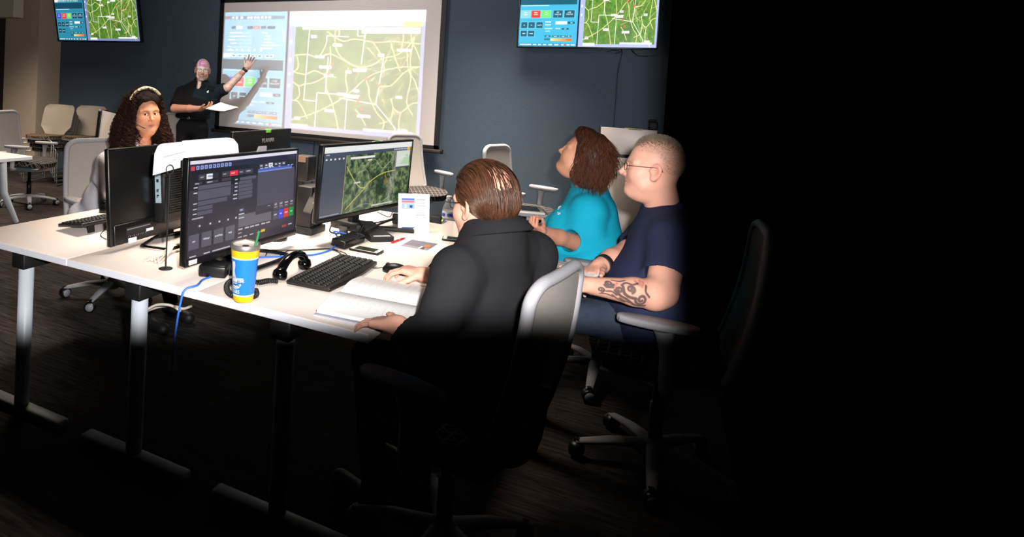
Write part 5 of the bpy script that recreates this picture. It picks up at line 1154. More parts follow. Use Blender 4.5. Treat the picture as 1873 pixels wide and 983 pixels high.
# ---- man in black, nearest, seen from behind
def man_black():
    o = new_person('man in black shirt seated with his back to the camera, hand on the mouse', (-.43, 1.95, .5))
    Hc = at(885, 374, 2.02); f = nrm(V3(-.84, .56, -.12)); up = V3(-.12, .06, 1); sc = 1.04
    N = at(903, 431, 2.0); tf = nrm(V3(-.93, .37, 0)); r_ = V3(tf[1], -tf[0], 0); H = V3(-.425, 1.99, .54)
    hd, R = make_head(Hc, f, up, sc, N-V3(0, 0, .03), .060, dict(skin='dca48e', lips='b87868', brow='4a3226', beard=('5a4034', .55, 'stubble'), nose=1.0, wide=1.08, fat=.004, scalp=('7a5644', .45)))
    Rs = N+r_*.205+V3(.02, 0, -.085); Ls = N-r_*.175+V3(0, 0, -.095)
    wr = on_z(777, 504, TZ+.048); er = V3(-.58, 2.44, .79)
    el = V3(-.545, 1.70, .74); wl = on_z(728, 596, TZ+.05)
    skin = 'dca48e'
    mouse_p = V3(-.945, 2.375, TZ)
    ha = dict(f=nrm(V3(-.97, -.02, .10)), n=V3(0, 0, -1), side=-V3(0, 1, 0), curl=(.50, .50, .35), sc=.98, spread=.10, thumb=(.72, .50, .55))
    a1 = arm_mesh([er, wr+(er-wr)*.35, wr], [.042, .034, .027], ha, skin)
    a2 = arm_mesh([el, wl], [.043, .028], dict(f=nrm(V3(-.9, .3, -.15)), n=V3(0, 0, -1), side=V3(0, 1, 0), curl=(.2, .3, .2)), skin)
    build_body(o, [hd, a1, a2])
    glasses(o, Hc, R, sc)
    F = Fld(np.minimum(H, el)-.34, np.maximum(N, Rs)+.3, .0055)
    torso(F, N-V3(0, 0, .015), H, tf, Ls, Rs, 1.02, 1.0, .02)
    sleeve(F, Rs, er, wr+(er-wr)*.14, .068, .054, .040); sleeve(F, Ls, el, wl+(el-wl)*.12, .070, .060, .042)
    a = nrm(N-H); F.cone(N-a*.05, N+a*.13, .096, .088, .03, cut=-.093); F.cone(N+a*.025, N+a*.18, .068, .070, .004, op=-1)
    V, Q = F.mesh(); add(o, 'shirt', V, Q, CLOTH['black'], .0055, 26, 11)
    collar('collar', N+a*.026, nrm(a+.16*tf), tf, .080, .116, .030, .30, CLOTH['black'], o, point=.045, thick=.006)
    person_legs(o, H, tf, r_, [H+tf*.44-r_*.1+V3(0, 0, -.02), H+tf*.44+r_*.1+V3(0, 0, -.02)], [V3(-.80, 2.00, .09), V3(-.74, 2.26, .09)], CLOTH['trousers'])
    # hair combed straight back, thin at the crown
    c, rr = np.array((-.012, 0, .034)), np.array((.1055, .0825, .0985))
    ear = lambda P: (np.abs(P[:, 1]) > .05) & (P[:, 0] > -.035+.0*P[:, 2]) & (P[:, 2] < .010)
    front = lambda P: (P[:, 0] > .052) & (P[:, 2] < .062+.25*np.abs(P[:, 1])) | (P[:, 0] > .02) & (P[:, 2] < .030)
    rl = R.T @ ray(917, 322); ol = (R.T @ (EYEV-Hc))/sc-c; A2, B2, C3 = ((rl/rr)**2).sum(), (rl*ol/rr**2).sum(), ((ol/rr)**2).sum()-1; bc = c+ol+rl*((-B2-math.sqrt(max(B2*B2-A2*C3, 0)))/A2)
    bald = lambda P: np.linalg.norm(P-bc, axis=1)/.042
    def mask(P): return ~ear(P) & ~front(P) & (P[:, 2] > -.062)
    P = sphere_roots(5200, c, rr, lambda P: mask(P) & ((np.min([bald(P+np.array((-q_, 0, 0)))+.12*(q_ > 0) for q_ in (0, .02, .04, .06, .08)], 0) > 1.0+.5*(rng.random(len(P))-.5)) | (rng.random(len(P)) < .13)))
    def flow(p, t):
        d = np.tile((-1., 0, -.10), (len(p), 1)); d[:, 0] = -np.clip(1+(p[:, 0]+.01)*10, .0, 1); d[:, 2] -= np.clip((-p[:, 0]+.0)*9, 0, 1.6)+np.clip((np.abs(p[:, 1])-.04)*9, 0, .45); d[:, 1] += .10*np.sign(p[:, 1])*np.clip((p[:, 2]-.05)*8, 0, 1); return d
    def keep(p, t):
        q = (p-c)/rr; k = np.linalg.norm(q, axis=1)[:, None]; lift = 1.012+.075*min(1, t*2.2)*np.clip((p[:, 2:3]+.09)/.06, .2, 1); return c+q/k*np.where(k < lift, lift, np.minimum(k, lift+.06))*rr
    cl_ = hair_cols(len(P), '24160f', '5c3a27', .5); L_ = (.0085*np.clip(.55+(P[:, 2]+.09)/.10, .35, 1.1)+rng.random(len(P))*.003)
    V, Q, C = strands(P, flow, 9, L_, .0013, cl_, keep, jit=.05)
    mid = V.reshape(len(P), 10, 3, 3).mean(2); thin = (bald(mid.reshape(-1, 3)).reshape(len(P), 10).min(1) < 1.0) & (rng.random(len(P)) > .30*bald(mid[:, -1])/1.6+.10)
    keepm = ~thin; V = V.reshape(len(P), 30, 3)[keepm].reshape(-1, 3); C = C.reshape(len(P), 30, 3)[keepm].reshape(-1, 3); Q = Q[:len(Q)//len(P)*int(keepm.sum())]
    # close cap below the strands so the scalp does not show outside the thin patch
    F = Fld(c-rr-.02, c+rr+.02, .003); F.ell(c, rr*1.0); V2, Q2 = F.mesh(); kp = (mask(V2) & (bald(V2) > 1.05)); q = kp[Q2].all(1); V2 = V2
    C2 = np.broadcast_to(LC('2c1c14'), V2.shape); Q2 = Q2[q]
    A = join((V, Q, C), (V2, Q2, C2)); ob_np('hair', to_world(A[0], Hc, R, sc), A[1], HAIRM, o, A[2]); finish(o)
man_black()

# ---- woman in turquoise, looking up at the screen
def woman_turquoise():
    o = new_person('woman in turquoise polo shirt with auburn hair looking up at the screen', (-.23, 3.55, .5))
    sc = 1.0; Hc = at(1066, 284, 3.28); f = nrm(V3(-.90, .14, .36)); up = V3(.30, 0, 1)
    N = at(1078, 350, 3.42); tf = nrm(V3(-.95, -.10, 0)); r_ = V3(tf[1], -tf[0], 0); H = V3(-.20, 3.56, .56)
    hd, R = make_head(Hc, f, up, sc, N-V3(0, 0, .03), .058, dict(skin='cf9478', lips='a8605a', brow='5a3a2c', fat=.007, nose=.95, wide=1.06, browk=.5))
    Ls = N-r_*.205+V3(0, 0, -.075); Rs = N+r_*.20+V3(0, 0, -.075); skin = 'c98f76'
    el = at(1058, 446, 3.22); wl = at(992, 424, 3.10); er = V3(-.52, 3.72, .72); wr = V3(-.62, 3.50, .78)
    hb = dict(f=nrm(wl-el+V3(-.02, 0, .06)), n=nrm(V3(.3, .5, .5)), side=V3(0, 0, 1), curl=(1.25, 1.35, .8), sc=.86, spread=.02, thumb=(.7, .45, .5))
    a1 = arm_mesh([el+(el-wl)*.2, el, wl+(el-wl)*.45, wl], [.048, .044, .038, .028], hb, skin)
    a2 = arm_mesh([er, wr], [.046, .028], dict(f=nrm(V3(-.5, -.8, .1)), n=V3(0, 0, -1), side=V3(-1, 0, 0), curl=(.5, .6, .4), sc=.9), skin)
    build_body(o, [hd, a1, a2])
    F = Fld(np.minimum(H, el)-.36, np.maximum(N, Rs)+.3, .0065); torso(F, N, H+tf*.03, tf, Ls, Rs, 1.22, 1.25, .10, .06)
    hem = el+(wl-el)*.03
    sleeve(F, Ls, el, el+(wl-el)*.20, .084, .076, .066); sleeve(F, Rs, None, er, .08, 0, .066)
    a = nrm(N-H); F.cone(N-a*.05, N+a*.10, .085, .080, .03, cut=-.03); F.cone(N+a*.055, N+a*.18+tf*.02, .064, .066, .004, op=-1); F.ell(N+tf*.10, (.055, .034, .075), frame(tf, a), .01, -1)
    V, Q = F.mesh(); add(o, 'shirt', V, Q, CLOTH['turq'], .0075, 24, 21)
    collar('collar', N+a*.072, nrm(a+.25*tf), tf, .080, .116, .030, .5, CLOTH['turq'], o, point=.055)
    p, nn = surf_at(V, Q, 1019, 383); q = frame(nn, (0, 0, 1)); bt = MB(); Xb = Matrix([list(q[i])+[p[i]] for i in range(3)]+[[0, 0, 0, 1]]) @ rmat('X', -.75)
    for i in range(5): bt.box((.0, -.03+.014*i, 0), (.004, .009, .016+.006*(i % 2)), M=Xb)
    ob('logo', bt, M['label'], o)
    person_legs(o, H, tf, r_, [H+tf*.44-r_*.12, H+tf*.44+r_*.12], [V3(-.70, 3.30, .09), V3(-.72, 3.70, .09)], CLOTH['trousers'])
    # layered auburn hair
    c, rr = np.array((-.020, 0, .040)), np.array((.112, .094, .108)); F = Fld((-.20, -.14, -.20), (.14, .14, .19), .004)
    F.ell(c, rr).ell((-.055, 0, .0), (.105, .098, .11), k=.04).ell((-.075, 0, -.075), (.070, .092, .085), k=.04).ell((-.080, .0, -.115), (.04, .06, .03), k=.03)
    F.cone((.045, -.03, .105), (.045, .03, .105), .042, .042, .03)
    F.ell((.112, 0, -.02), (.098, .24, .125), k=.012, op=-1); F.ell((.060, 0, -.125), (.085, .20, .085), k=.012, op=-1)
    V2, Q2 = F.mesh(); N2 = vnormals(V2, Q2); W2 = V2+N2*(.006*wobble(V2*np.array((1, 1, .35)), 120, 5))[:, None]
    C2 = (LC('301a12')*(1+.45*wobble(V2*np.array((1., 1, .3)), 210, 8))[:, None]).clip(.002, 1)
    ii = rng.choice(len(V2), 4600); P = W2[ii]; nn = N2[ii]; k_ = (P[:, 0] < .012+.06*(P[:, 2] > .10)) & (P[:, 2] > -.095); P, nn = P[k_], nn[k_]
    phs = rng.random(len(P))*6.28
    def flow(p, t):
        d = np.stack([-.40-.45*np.sin(p[:, 2]*60+phs), .35*np.sign(p[:, 1])*(p[:, 2] > .06)+.45*np.sin(p[:, 2]*75+phs*2), -.5-5*np.clip(.10-p[:, 2], 0, .16)], 1); return d+nn*(.16-.26*t)
    V, Q, C = strands(P, flow, 9, .0065+.004*rng.random(len(P)), .0013, hair_cols(len(P), '2e1810', '633826', .5), jit=.07)
    A = join((V, Q, C), (W2, Q2, C2)); ob_np('hair', to_world(A[0]*np.array((.96, .96, .95)), Hc, R, sc), A[1], mat('wavy_hair', 'ffffff', .5, attr='col', spec=.35), o, A[2]); finish(o)
woman_turquoise()

# ---- man in navy at the right edge, tattooed forearm
def man_navy():
    o = new_person('man in navy T-shirt with spectacles and tattooed forearm at the right edge', (.05, 2.84, .5))
    sc = 1.02; Hc = at(1194, 308, 2.62); f = nrm(V3(-.99, -.02, .04)); up = V3(.03, 0, 1)
    N = at(1217, 394, 2.66); tf = nrm(V3(-.98, -.08, 0)); r_ = V3(tf[1], -tf[0], 0); H = V3(.07, 2.86, .56); skin = 'd8a08c'
    hd, R = make_head(Hc, f, up, sc, N-V3(0, 0, .03), .067, dict(skin=skin, lips='b87a70', brow='a08060', fat=.006, nose=1.15, wide=1.05, browk=.35, scalp=('a08878', .35)))
    Ls = N-r_*.20+V3(.01, 0, -.07); Rs = N+r_*.195+V3(0, 0, -.07)
    el = at(1208, 541, 2.36); wl = at(1082, 523, 2.34); er = at(1153, 462, 2.74); wr = at(1097, 487, 2.62)
    h1 = dict(f=nrm(wl-el+V3(-.02, .01, -.0)), n=nrm(V3(.1, .5, -.8)), side=V3(0, 1, .4), curl=(.55, .7, .4), sc=1.0); h2 = dict(f=nrm(wr-er+V3(0, 0, -.02)), n=V3(0, -.3, -1), side=V3(0, -1, 0), curl=(.5, .6, .4), sc=1.0)
    up_ = Ls+(el-Ls)*.45
    a1 = arm_mesh([up_, el+(up_-el)*.12, el+(wl-el)*.10, el+(wl-el)*.38, wl], [.060, .056, .056, .050, .032], h1, skin, .0026)
    # tattoo: swirling dark ink on the forearm
    V, Q, C = a1; u = nrm(wl-el); Lf = np.linalg.norm(wl-el); eye = nrm(EYEV-(el+wl)/2); vv = nrm(eye-u*np.dot(eye, u)); ww = np.cross(u, vv); d = V-el
    sx_ = (d@u)/Lf; ang = np.arctan2(d@ww, d@vv); tx = np.stack([sx_*Lf/.05-1.15, ang*.95], 1)
    ink = np.zeros(len(V)); red = np.zeros(len(V))
    def curve(pts, wd, tgt):
        Pp = np.array(cr([np.array((x, y, 0.)) for x, y in pts], 8))[:, :2]; dm = np.full(len(V), 9.)
        for A_, B_ in zip(Pp[:-1], Pp[1:]):
            e = B_-A_; t = np.clip(((tx-A_)@e)/(e@e+1e-9), 0, 1); dm = np.minimum(dm, np.linalg.norm(tx-A_-t[:, None]*e, axis=1))
        tgt[:] = np.maximum(tgt, np.clip((wd*1.35-dm)/.04+.5, 0, 1))
    def spiral(cx_, cy_, r0, turns, a0, sg=1, ex=None):
        pts = [(cx_+r0*(1-.8*t)*math.cos(a0+sg*2*PI*turns*t)*1., cy_+r0*(1-.8*t)*math.sin(a0+sg*2*PI*turns*t)*1.) for t in np.linspace(0, 1, 14)]; return (ex or [])+pts
    sg = 1 if np.dot(ww, V3(0, 0, 1)) < 0 else -1
    S_ = lambda q: [(x, y*sg) for x, y in q]
    for q, wd in ((spiral(.95, .45, .42, 1.4, 0), .075), (spiral(1.75, -.15, .30, 1.3, 2), .07), (spiral(3.3, -.45, .34, 1.5, 3, -1), .07), (spiral(2.55, .05, .3, 1.2, 1, -1), .07),
                  ([(.5, .9), (1.2, 1.0), (1.9, .7), (2.4, .5), (2.9, .1)], .08), ([(1.35, .45), (1.8, .45), (2.2, .2), (2.3, -.3)], .09), ([(1.2, -.6), (1.6, -.5), (2.0, -.65), (2.4, -.4)], .06), ([(2.7, .5), (3.1, .25), (3.5, .3)], .06), ([(3.0, -.1), (3.5, -.05), (3.7, -.3)], .05), (spiral(3.9, .25, .28, 1.2, 2), .06), ([(2.9, .75), (3.4, .6), (3.9, .7)], .05), ([(.4, .2), (.7, -.1), (.6, -.5)], .06), ([(1.4, .9), (1.9, .95), (2.4, .75)], .06), ([(2.0, -.9), (2.5, -.75), (3.0, -.85)], .05), ([(1.9, 1.1), (2.5, .9), (3.0, .55)], .05)): curve(S_(q), wd, ink)
    for q in ([(.75, -.75), (.95, -.4), (1.05, -.65)], [(.95, -.85), (1.15, -.5), (1.3, -.8)], [(2.7, -.55), (2.9, -.2)]): curve(S_(q), .07, red)
    on = ((sx_ > -.02) & (sx_ < 1.12)).astype(float); C = mixc(mixc(C, .55*red*on, LC('a04848')), .85*ink*on, LC('34383c')); a1 = (V, Q, C)
    a2 = arm_mesh([er+(er-wr)*.3, er, wr+(er-wr)*.4, wr], [.056, .053, .047, .032], h2, skin)
    build_body(o, [hd, a1, a2]); glasses(o, Hc, R, sc, .024, .0165)
    F = Fld(np.minimum(H, el)-.34, np.maximum(N, Rs)+.3, .006); torso(F, N, H, tf, Ls, Rs, 1.22, 1.2, .07)
    sleeve(F, Ls, None, Ls+(el-Ls)*.63, .088, 0, .076); sleeve(F, Rs, None, Rs+(er-Rs)*.85, .086, 0, .072)
    a = nrm(N-H); F.cone(N-a*.05, N+a*.08, .092, .082, .03, cut=-.045); F.cone(N+a*.04, N+a*.18+tf*.02, .070, .072, .004, op=-1)
    V, Q = F.mesh(); add(o, 'shirt', V, Q, CLOTH['navy'], .0065, 24, 31)
    ub = nrm(wr-er); X = Matrix.Translation(tuple(wr-ub*.03)) @ Vector((0, 0, 1)).rotation_difference(Vector(tuple(ub))).to_matrix().to_4x4(); wt = MB().lathe([(.036, -.014), (.040, -.012), (.040, .012), (.036, .014)], 28, X); ob('watch', wt, M['softblack'], o)
    person_legs(o, H, tf, r_, [H+tf*.45-r_*.14+V3(0, 0, .04), H+tf*.45+r_*.10+V3(0, 0, .04)], [V3(-.44, 2.70, .09), V3(-.44, 3.0, .09)], CLOTH['jeans'])
    c, rr = np.array((-.012, 0, .034)), np.array((.102, .0785, .0955))
    def mask(P): return ((P[:, 2] > .066+.0*P[:, 0]) | ((P[:, 0] < -.02) & (P[:, 2] > -.05))) & ~((P[:, 0] > .060) & (P[:, 2] < .082)) & ~((np.abs(P[:, 1]) > .05) & (P[:, 0] > -.03) & (P[:, 2] < .05))
    P = sphere_roots(9000, c, rr, mask); top = np.clip((P[:, 2]-.080)/.035, 0, 1); nn = (P-c)/rr**2; nn /= np.linalg.norm(nn, axis=1)[:, None]
    flow = lambda p, t: nn*(.9-.5*t)+np.stack([.35+0*p[:, 0], 0*p[:, 0], .10+0*p[:, 0]], 1)*top[:, None]+np.array((-.5, 0, -.4))*(1-top)[:, None]
    V, Q, C = strands(P, flow, 4, (.0006+.0032*top), .00055, hair_cols(len(P), '6c5c50', 'a08c78', .4), jit=.25); ob_np('hair', to_world(V, Hc, R, sc), Q, HAIRM, o, C); finish(o)
    # papers in front of him
    p = at(1040, 497, 2.62); q_ = MB().box((0, 0, 0), (.24, .20, .012), bev=.002); t = thing('paper_pad', 'white printed pages held in front of the man in navy', 'papers', p, -.35); t.rotation_euler = (.12, -.10, -.35); ob('pages', q_, M['paper'], t); g = MB()
    for i in range(7): g.box((-.02+.0*i, -.075+.024*i, .0065), (.12, .006, .001))
    ob('page_print', g, M['print_grey'], t)
man_navy()

# ---- woman in grey cardigan with headset
def woman_grey():
    o = new_person('woman with long curly dark hair, headset and grey cardigan looking towards the camera', (-3.02, 2.86, .5))
    sc = .98; Hc = at(266, 207, 3.86); tocam = nrm(EYEV-Hc); f = nrm(V3(math.cos(-.42), math.sin(-.42), -.03)); up = V3(-.04, -.06, 1)
    N = at(258, 268, 3.90); tf = nrm(V3(.98, -.15, 0)); r_ = V3(tf[1], -tf[0], 0); H = V3(-3.12, 2.86, .56); skin = 'b07a5e'
    hd, R = make_head(Hc, f, up, sc, N-V3(0, 0, .04), .056, dict(skin=skin, lips='843a3a', brow='2a1a14', blush='b86850', fat=.006, wide=1.14, nose=.85, browk=.75, lash=.9, h=.0025, open=.0050))
    Rs = N+r_*.195+V3(-.02, 0, -.10); Ls = N-r_*.19+V3(0, 0, -.09)
    er = at(206, 372, 3.74); wr = V3(-2.55, 2.55, TZ+.06); el = V3(-2.85, 3.16, .80); wl = V3(-2.56, 2.85, TZ+.06)
    a1 = arm_mesh([er, wr], [.048, .028], dict(f=V3(.95, -.2, -.1), n=V3(0, 0, -1), side=V3(0, 1, 0), curl=(.3, .4, .3), sc=.9), skin, .004); a2 = arm_mesh([el, wl], [.048, .028], dict(f=V3(.95, -.3, -.1), n=V3(0, 0, -1), side=V3(0, -1, 0), curl=(.3, .4, .3), sc=.9), skin, .004)
    build_body(o, [hd, a1, a2]); eyes(o, Hc, R, sc, tocam)
    F = Fld(np.minimum(H, er)-.36, np.maximum(N, wr)+.36, .007); torso(F, N, H, tf, Ls, Rs, 1.15, 1.15, .05, .03); sleeve(F, Rs, er, wr+(er-wr)*.15, .078, .070, .050); sleeve(F, Ls, el, wl+(el-wl)*.15, .078, .068, .050)
    a = nrm(N-H); F.cone(N-a*.06, N+a*.03, .09, .08, .03, cut=-.02)
    F.cone(N+tf*.02, N+a*.16+tf*.05, .062, .085, .004, op=-1); F.cone(N-a*.02+tf*.09, N-a*.36+tf*.27, .062, .05, .01, op=-1)
    V, Q = F.mesh(); add(o, 'cardigan', V, Q, CLOTH['cardigan'], .008, 26, 41)
    F = Fld(np.minimum(H, N)-.3, np.maximum(N, N)+.3, .007); torso(F, N-V3(0, 0, .012), H, tf, Ls-(Ls-N)*.25, Rs-(Rs-N)*.25, 1.02, 1.12, .035, .028); F.cone(N, N+a*.16+tf*.04, .062, .085, .004, op=-1); F.cone(N-a*.0+tf*.08, N-a*.12+tf*.16, .040, .03, .01, op=-1)
    V, Q = F.mesh(); w_ = wobble(V, 55, 51); w2 = wobble(V, 80, 52); C = np.where(((w_ > -.12))[:, None], LC('d8b428'), LC('1c2430')); C = np.where(((w2 > .45))[:, None], LC('e8e0c0'), C)
    ob_np('blouse', V, Q, mat('patterned_blouse', 'ffffff', .8, attr='col', spec=.2), o, C)
    person_legs(o, H, tf, r_, [H+tf*.44-r_*.1, H+tf*.44+r_*.1], [V3(-2.62, 3.0, .09), V3(-2.62, 2.78, .09)], CLOTH['trousers'])
    # curls
    F = Fld((-.22, -.19, -.32), (.14, .19, .18), .005)
    F.ell((-.030, 0, .045), (.108, .100, .108)).ell((.012, 0, .088), (.086, .084, .052), k=.02).ell((-.055, 0, -.02), (.105, .130, .125), k=.04).ell((-.06, .085, -.12), (.085, .065, .115), k=.04).ell((-.06, -.095, -.12), (.095, .075, .12), k=.04).ell((-.03, -.115, -.20), (.075, .055, .07), k=.04).ell((-.0, .105, -.17), (.065, .050, .085), k=.04)
    F.ell((.088, -.010, -.042), (.085, .066, .115), k=.015, op=-1); F.ell((.100, -.006, .030), (.075, .060, .050), k=.012, op=-1); F.ell((.075, 0, -.19), (.115, .078, .13), k=.02, op=-1)
    V2, Q2 = F.mesh(); N2 = vnormals(V2, Q2); W2 = V2+N2*(.007*wobble(V2, 95, 6)-.004)[:, None]; C2 = np.broadcast_to(LC('150c0a'), V2.shape)
    ii = rng.choice(len(V2), 2600); P0 = W2[ii]; nn = N2[ii]; k_ = (P0[:, 0] < .075) & ~((np.abs(P0[:, 1]) < .07) & (P0[:, 0] > .030) & (P0[:, 2] < .150)) & ~((np.abs(P0[:, 1]) < .085) & (P0[:, 0] > -.01) & (P0[:, 2] < -.10)); P0, nn = P0[k_], nn[k_]
    m = len(P0); ns = 26; ph = rng.random(m)*6.28; rad = rng.uniform(.006, .015, m); P = []
    for i in range(ns+1):
        t = i/ns; ax = P0+nn*(.012+.010*t)+np.stack([-.012*t+0*ph, .012*np.sign(P0[:, 1])*t, -.075*t*(1+.3*np.sin(ph))+0*ph], 1)*np.clip(1.2-(P0[:, 2:3]+.0)*3, .35, 1.3)
        u = np.cross(nn, (0, 0, 1)); u /= np.linalg.norm(u, axis=1)[:, None]+1e-9; P.append(ax+rad[:, None]*(np.cos(ph+t*19)[:, None]*u+np.sin(ph+t*19)[:, None]*nn))
    P = np.stack(P, 1)
    class _G: i = 0
    def flow(p, t): return P[:, int(round(t*ns))+1]-P[:, int(round(t*ns))]
    stp = np.linalg.norm(P[:, 1]-P[:, 0], axis=1); V, Q, C = strands(P[:, 0], flow, ns, stp, .0019, hair_cols(m, '1a0e0b', '341e17', .5), taper=.5)
    A = join((V, Q, C), (W2, Q2, C2)); ob_np('hair', to_world(A[0], Hc, R, sc), A[1], mat('curly_hair', 'ffffff', .8, attr='col', spec=.12), o, A[2])
    X = Matrix([list(R[i])+[Hc[i]] for i in range(3)]+[[0, 0, 0, 1]]) @ Matrix.Diagonal((sc, sc, sc, 1))
    hb = MB(); arc = [(.020, .108*math.sin(q), .042+.118*math.cos(q)) for q in np.linspace(-1.15, .95, 26)]
    hb.tube(arc, .0032, 8, M=X, flat=3.0); hbo = ob('headband', hb, mat('pale_gold_headband', 'b8a88a', .35, .3), o); bw = MB()
    for i in range(5): q = -.5+.25*i; bw.ell((.024, .108*math.sin(q), .042+.1195*math.cos(q)), (.010, .011, .0045), M=X, n=10)
    ob('band_knot', bw, mat('ivory_knot', 'd8d0b8', .5), hbo)
    hs = MB().tube([(-.010, .100*math.sin(q), .040+.122*math.cos(q)) for q in np.linspace(-1.5, 1.4, 26)], .0045, 8, M=X, flat=1.6).ell((.0, -.094, -.004), (.024, .014, .027), M=X).ell((.0, .092, -.004), (.02, .012, .024), M=X)
    hso = ob('headset', hs, M['black'], o); ob('microphone', MB().tube(cr([(.012, -.098, -.018), (.06, -.093, -.045), (.095, -.070, -.068), (.112, -.045, -.080)], 6), [.0025, .0022, .0022, .004], 8, M=X), M['black'], hso); ob('hub_ring', MB().ell((.004, -.106, -.014), (.008, .004, .008), M=X, n=10), M['chrome'], hso); finish(o)
woman_grey()

# ---- presenter standing at the screen
def presenter():
    D_ = 7.5; o = new_person('bald man in black polo and spectacles standing and pointing at the projection screen', (0, 0, 0))
    Hc = at(370.5, 128, D_); sc = 1.05; f = nrm(nrm(EYEV-Hc)+V3(.04, -.02, -.06)); up = V3(.03, 0, 1); N = at(366, 158, D_+.03); base_ = at(352, 235, D_); o.location = (base_[0], base_[1], 0)
    tf = nrm(V3(.42, -.90, 0)); r_ = V3(tf[1], -tf[0], 0); skin = 'b98670'
    hd, R = make_head(Hc, f, up, sc, N-V3(0, 0, .04), .060, dict(skin=skin, lips='8a5a50', brow='4a3a32', beard=('74706e', .62, 'goatee'), nose=1.05, wide=1.04, h=.0032, open=.004, browk=.5))
    Rs = N+r_*.205+V3(0, 0, -.085); Ls = N-r_*.195+V3(0, 0, -.06); H = V3(base_[0], base_[1], .96)
    er = at(320, 199, D_-.14); wr = at(366, 199, D_-.38); el = at(417, 160, D_-.02); wl = at(450, 126, D_-.04); el0 = Ls+(el-Ls)*.3
    hA = dict(f=nrm(at(392, 196, D_-.46)-wr), n=V3(.1, .1, 1), side=nrm(EYEV-wr), curl=(.35, .5, .35), sc=1.06, thumb=(.8, .4, .3)); hB = dict(f=nrm(at(463, 104, D_-.02)-wl), n=nrm(EYEV-wl), side=nrm(at(440, 110, D_-.06)-wl), curl=(.2, .3, .2), sc=1.06, per=[(.05, .1, .1), (.5, .9, .6), (.3, .5, .4), (.05, .15, .1)], spread=.22)
    a1 = arm_mesh([Rs+(er-Rs)*.6, er, wr+(er-wr)*.4, wr], [.050, .050, .042, .029], hA, skin, .0036); a2 = arm_mesh([el0, el, wl+(el-wl)*.45, wl], [.05, .047, .040, .028], hB, skin, .0036)
    build_body(o, [hd, a1, a2]); eyes(o, Hc, R, sc, EYEV-Hc); glasses(o, Hc, R, sc)
    F = Fld(H-.4, np.maximum(N, Ls)+.35, .008); torso(F, N, H+V3(0, 0, .06), tf, Ls, Rs, 1.16, 1.12, .05); sleeve(F, Rs, None, Rs+(er-Rs)*.88, .080, 0, .074, hollow=.2); sleeve(F, Ls, None, Ls+(el-Ls)*.80, .080, 0, .072, hollow=.2)
    a = nrm(N-H); F.cone(N-a*.05, N+a*.06, .082, .076, .03, cut=-.02); F.cone(N, N+a*.16+tf*.03, .064, .066, .004, op=-1); F.ell(N+tf*.085+a*.01, (.055, .036, .060), frame(tf, a), .01, -1); F.cutplane(V3(0, 0, 1.045), V3(0, 0, -1))
    V, Q = F.mesh(); add(o, 'polo_shirt', V, Q, CLOTH['polo'], .007, 22, 61); collar('collar', N+a*.055, nrm(a+.2*tf), tf, .074, .112, .034, .5, CLOTH['polo'], o, point=.055)
    F = Fld(V3(H[0], H[1], 0)-V3(.4, .4, 0), V3(H[0], H[1], 1.15)+V3(.4, .4, 0), .010); F.ell(H+V3(0, 0, -.02), (.135, .175, .16), frame(tf, (0, 0, 1)))
    for s_ in (1, -1): F.path([H+r_*s_*.09+V3(0, 0, -.05), V3(H[0], H[1], .5)+r_*s_*.11+tf*.02, V3(H[0], H[1], .10)+r_*s_*.12], [.10, .072, .055], .03)
    F.cutplane(V3(0, 0, 1.05), V3(0, 0, 1)); VS, QS = V, Q; V, Q = F.mesh(); add(o, 'trousers', V, Q, CLOTH['trousers'], .005, 22, 62)
    for s_ in (1, -1): ft = V3(H[0], H[1], .09)+r_*s_*.12; F = Fld(ft-.3, ft+.3, .010); shoe(F, ft, tf); V, Q = F.mesh(); V[:, 2] = np.maximum(V[:, 2], .003); add(o, 'shoe', V, Q, M['softblack'], 0)
    Rt = frame(tf, (0, 0, 1)); bl_ = [H+V3(0, 0, .085)+Rt[:, 0]*.150*math.cos(q)+Rt[:, 1]*.186*math.sin(q) for q in np.linspace(0, 2*PI, 40, endpoint=False)]
    bo = ob('belt', MB().tube(bl_, .010, 8, closed=True, flat=1.7), M['softblack'], o); c = H+V3(0, 0, .085)+Rt[:, 0]*.158-Rt[:, 1]*.0
    ob('belt_buckle', MB().box(tuple(c), (.03, .05, .035), bev=.006), M['steel'], o)
    u = nrm(wl-el); X = Matrix.Translation(tuple(wl-u*.015)) @ Vector((0, 0, 1)).rotation_difference(Vector(tuple(u))).to_matrix().to_4x4(); ob('watch', MB().lathe([(.031, -.016), (.036, -.013), (.036, .013), (.031, .016)], 24, X), M['softblack'], o)
    p = at(383, 164, D_-.20); q = frame(nrm(EYEV-p), (0, 0, 1)); X = Matrix([list(q[i])+[p[i]] for i in range(3)]+[[0, 0, 0, 1]])
    p = surf_at(VS, QS, 382, 165)[0]; X = Matrix.Translation(tuple(p)) @ Matrix([list(Rt[i])+[0] for i in range(3)]+[[0, 0, 0, 1]]); lg = MB().box((0, 0, 0), (.006, .034, .010), M=X, R=rmat('X', -.3)).box((0, .014, .012), (.006, .010, .010), M=X); ob('logo', lg, M['label'], o)
    finish(o)
    c0 = [at(376, 199, D_-.46), at(402, 188.5, D_-.36), at(434, 197.5, D_-.44), at(410, 204, D_-.58)]; cc = sum(c0)/4; t = thing('paper_sheets', 'white papers held flat by the presenter in front of the projection screen', 'papers', cc)
    for k in range(3): G = np.array([[((c0[0]*(1-u)+c0[1]*u)*(1-v)+(c0[3]*(1-u)+c0[2]*u)*v)-cc+V3(.006*k, 0, .004*k-.012*math.sin(PI*v)*.4) for u in (0, .25, .5, .75, 1)] for v in (0, .25, .5, .75, 1)]); ob('sheet', MB().sheet(G, .0012), M['paper'], t)
presenter()
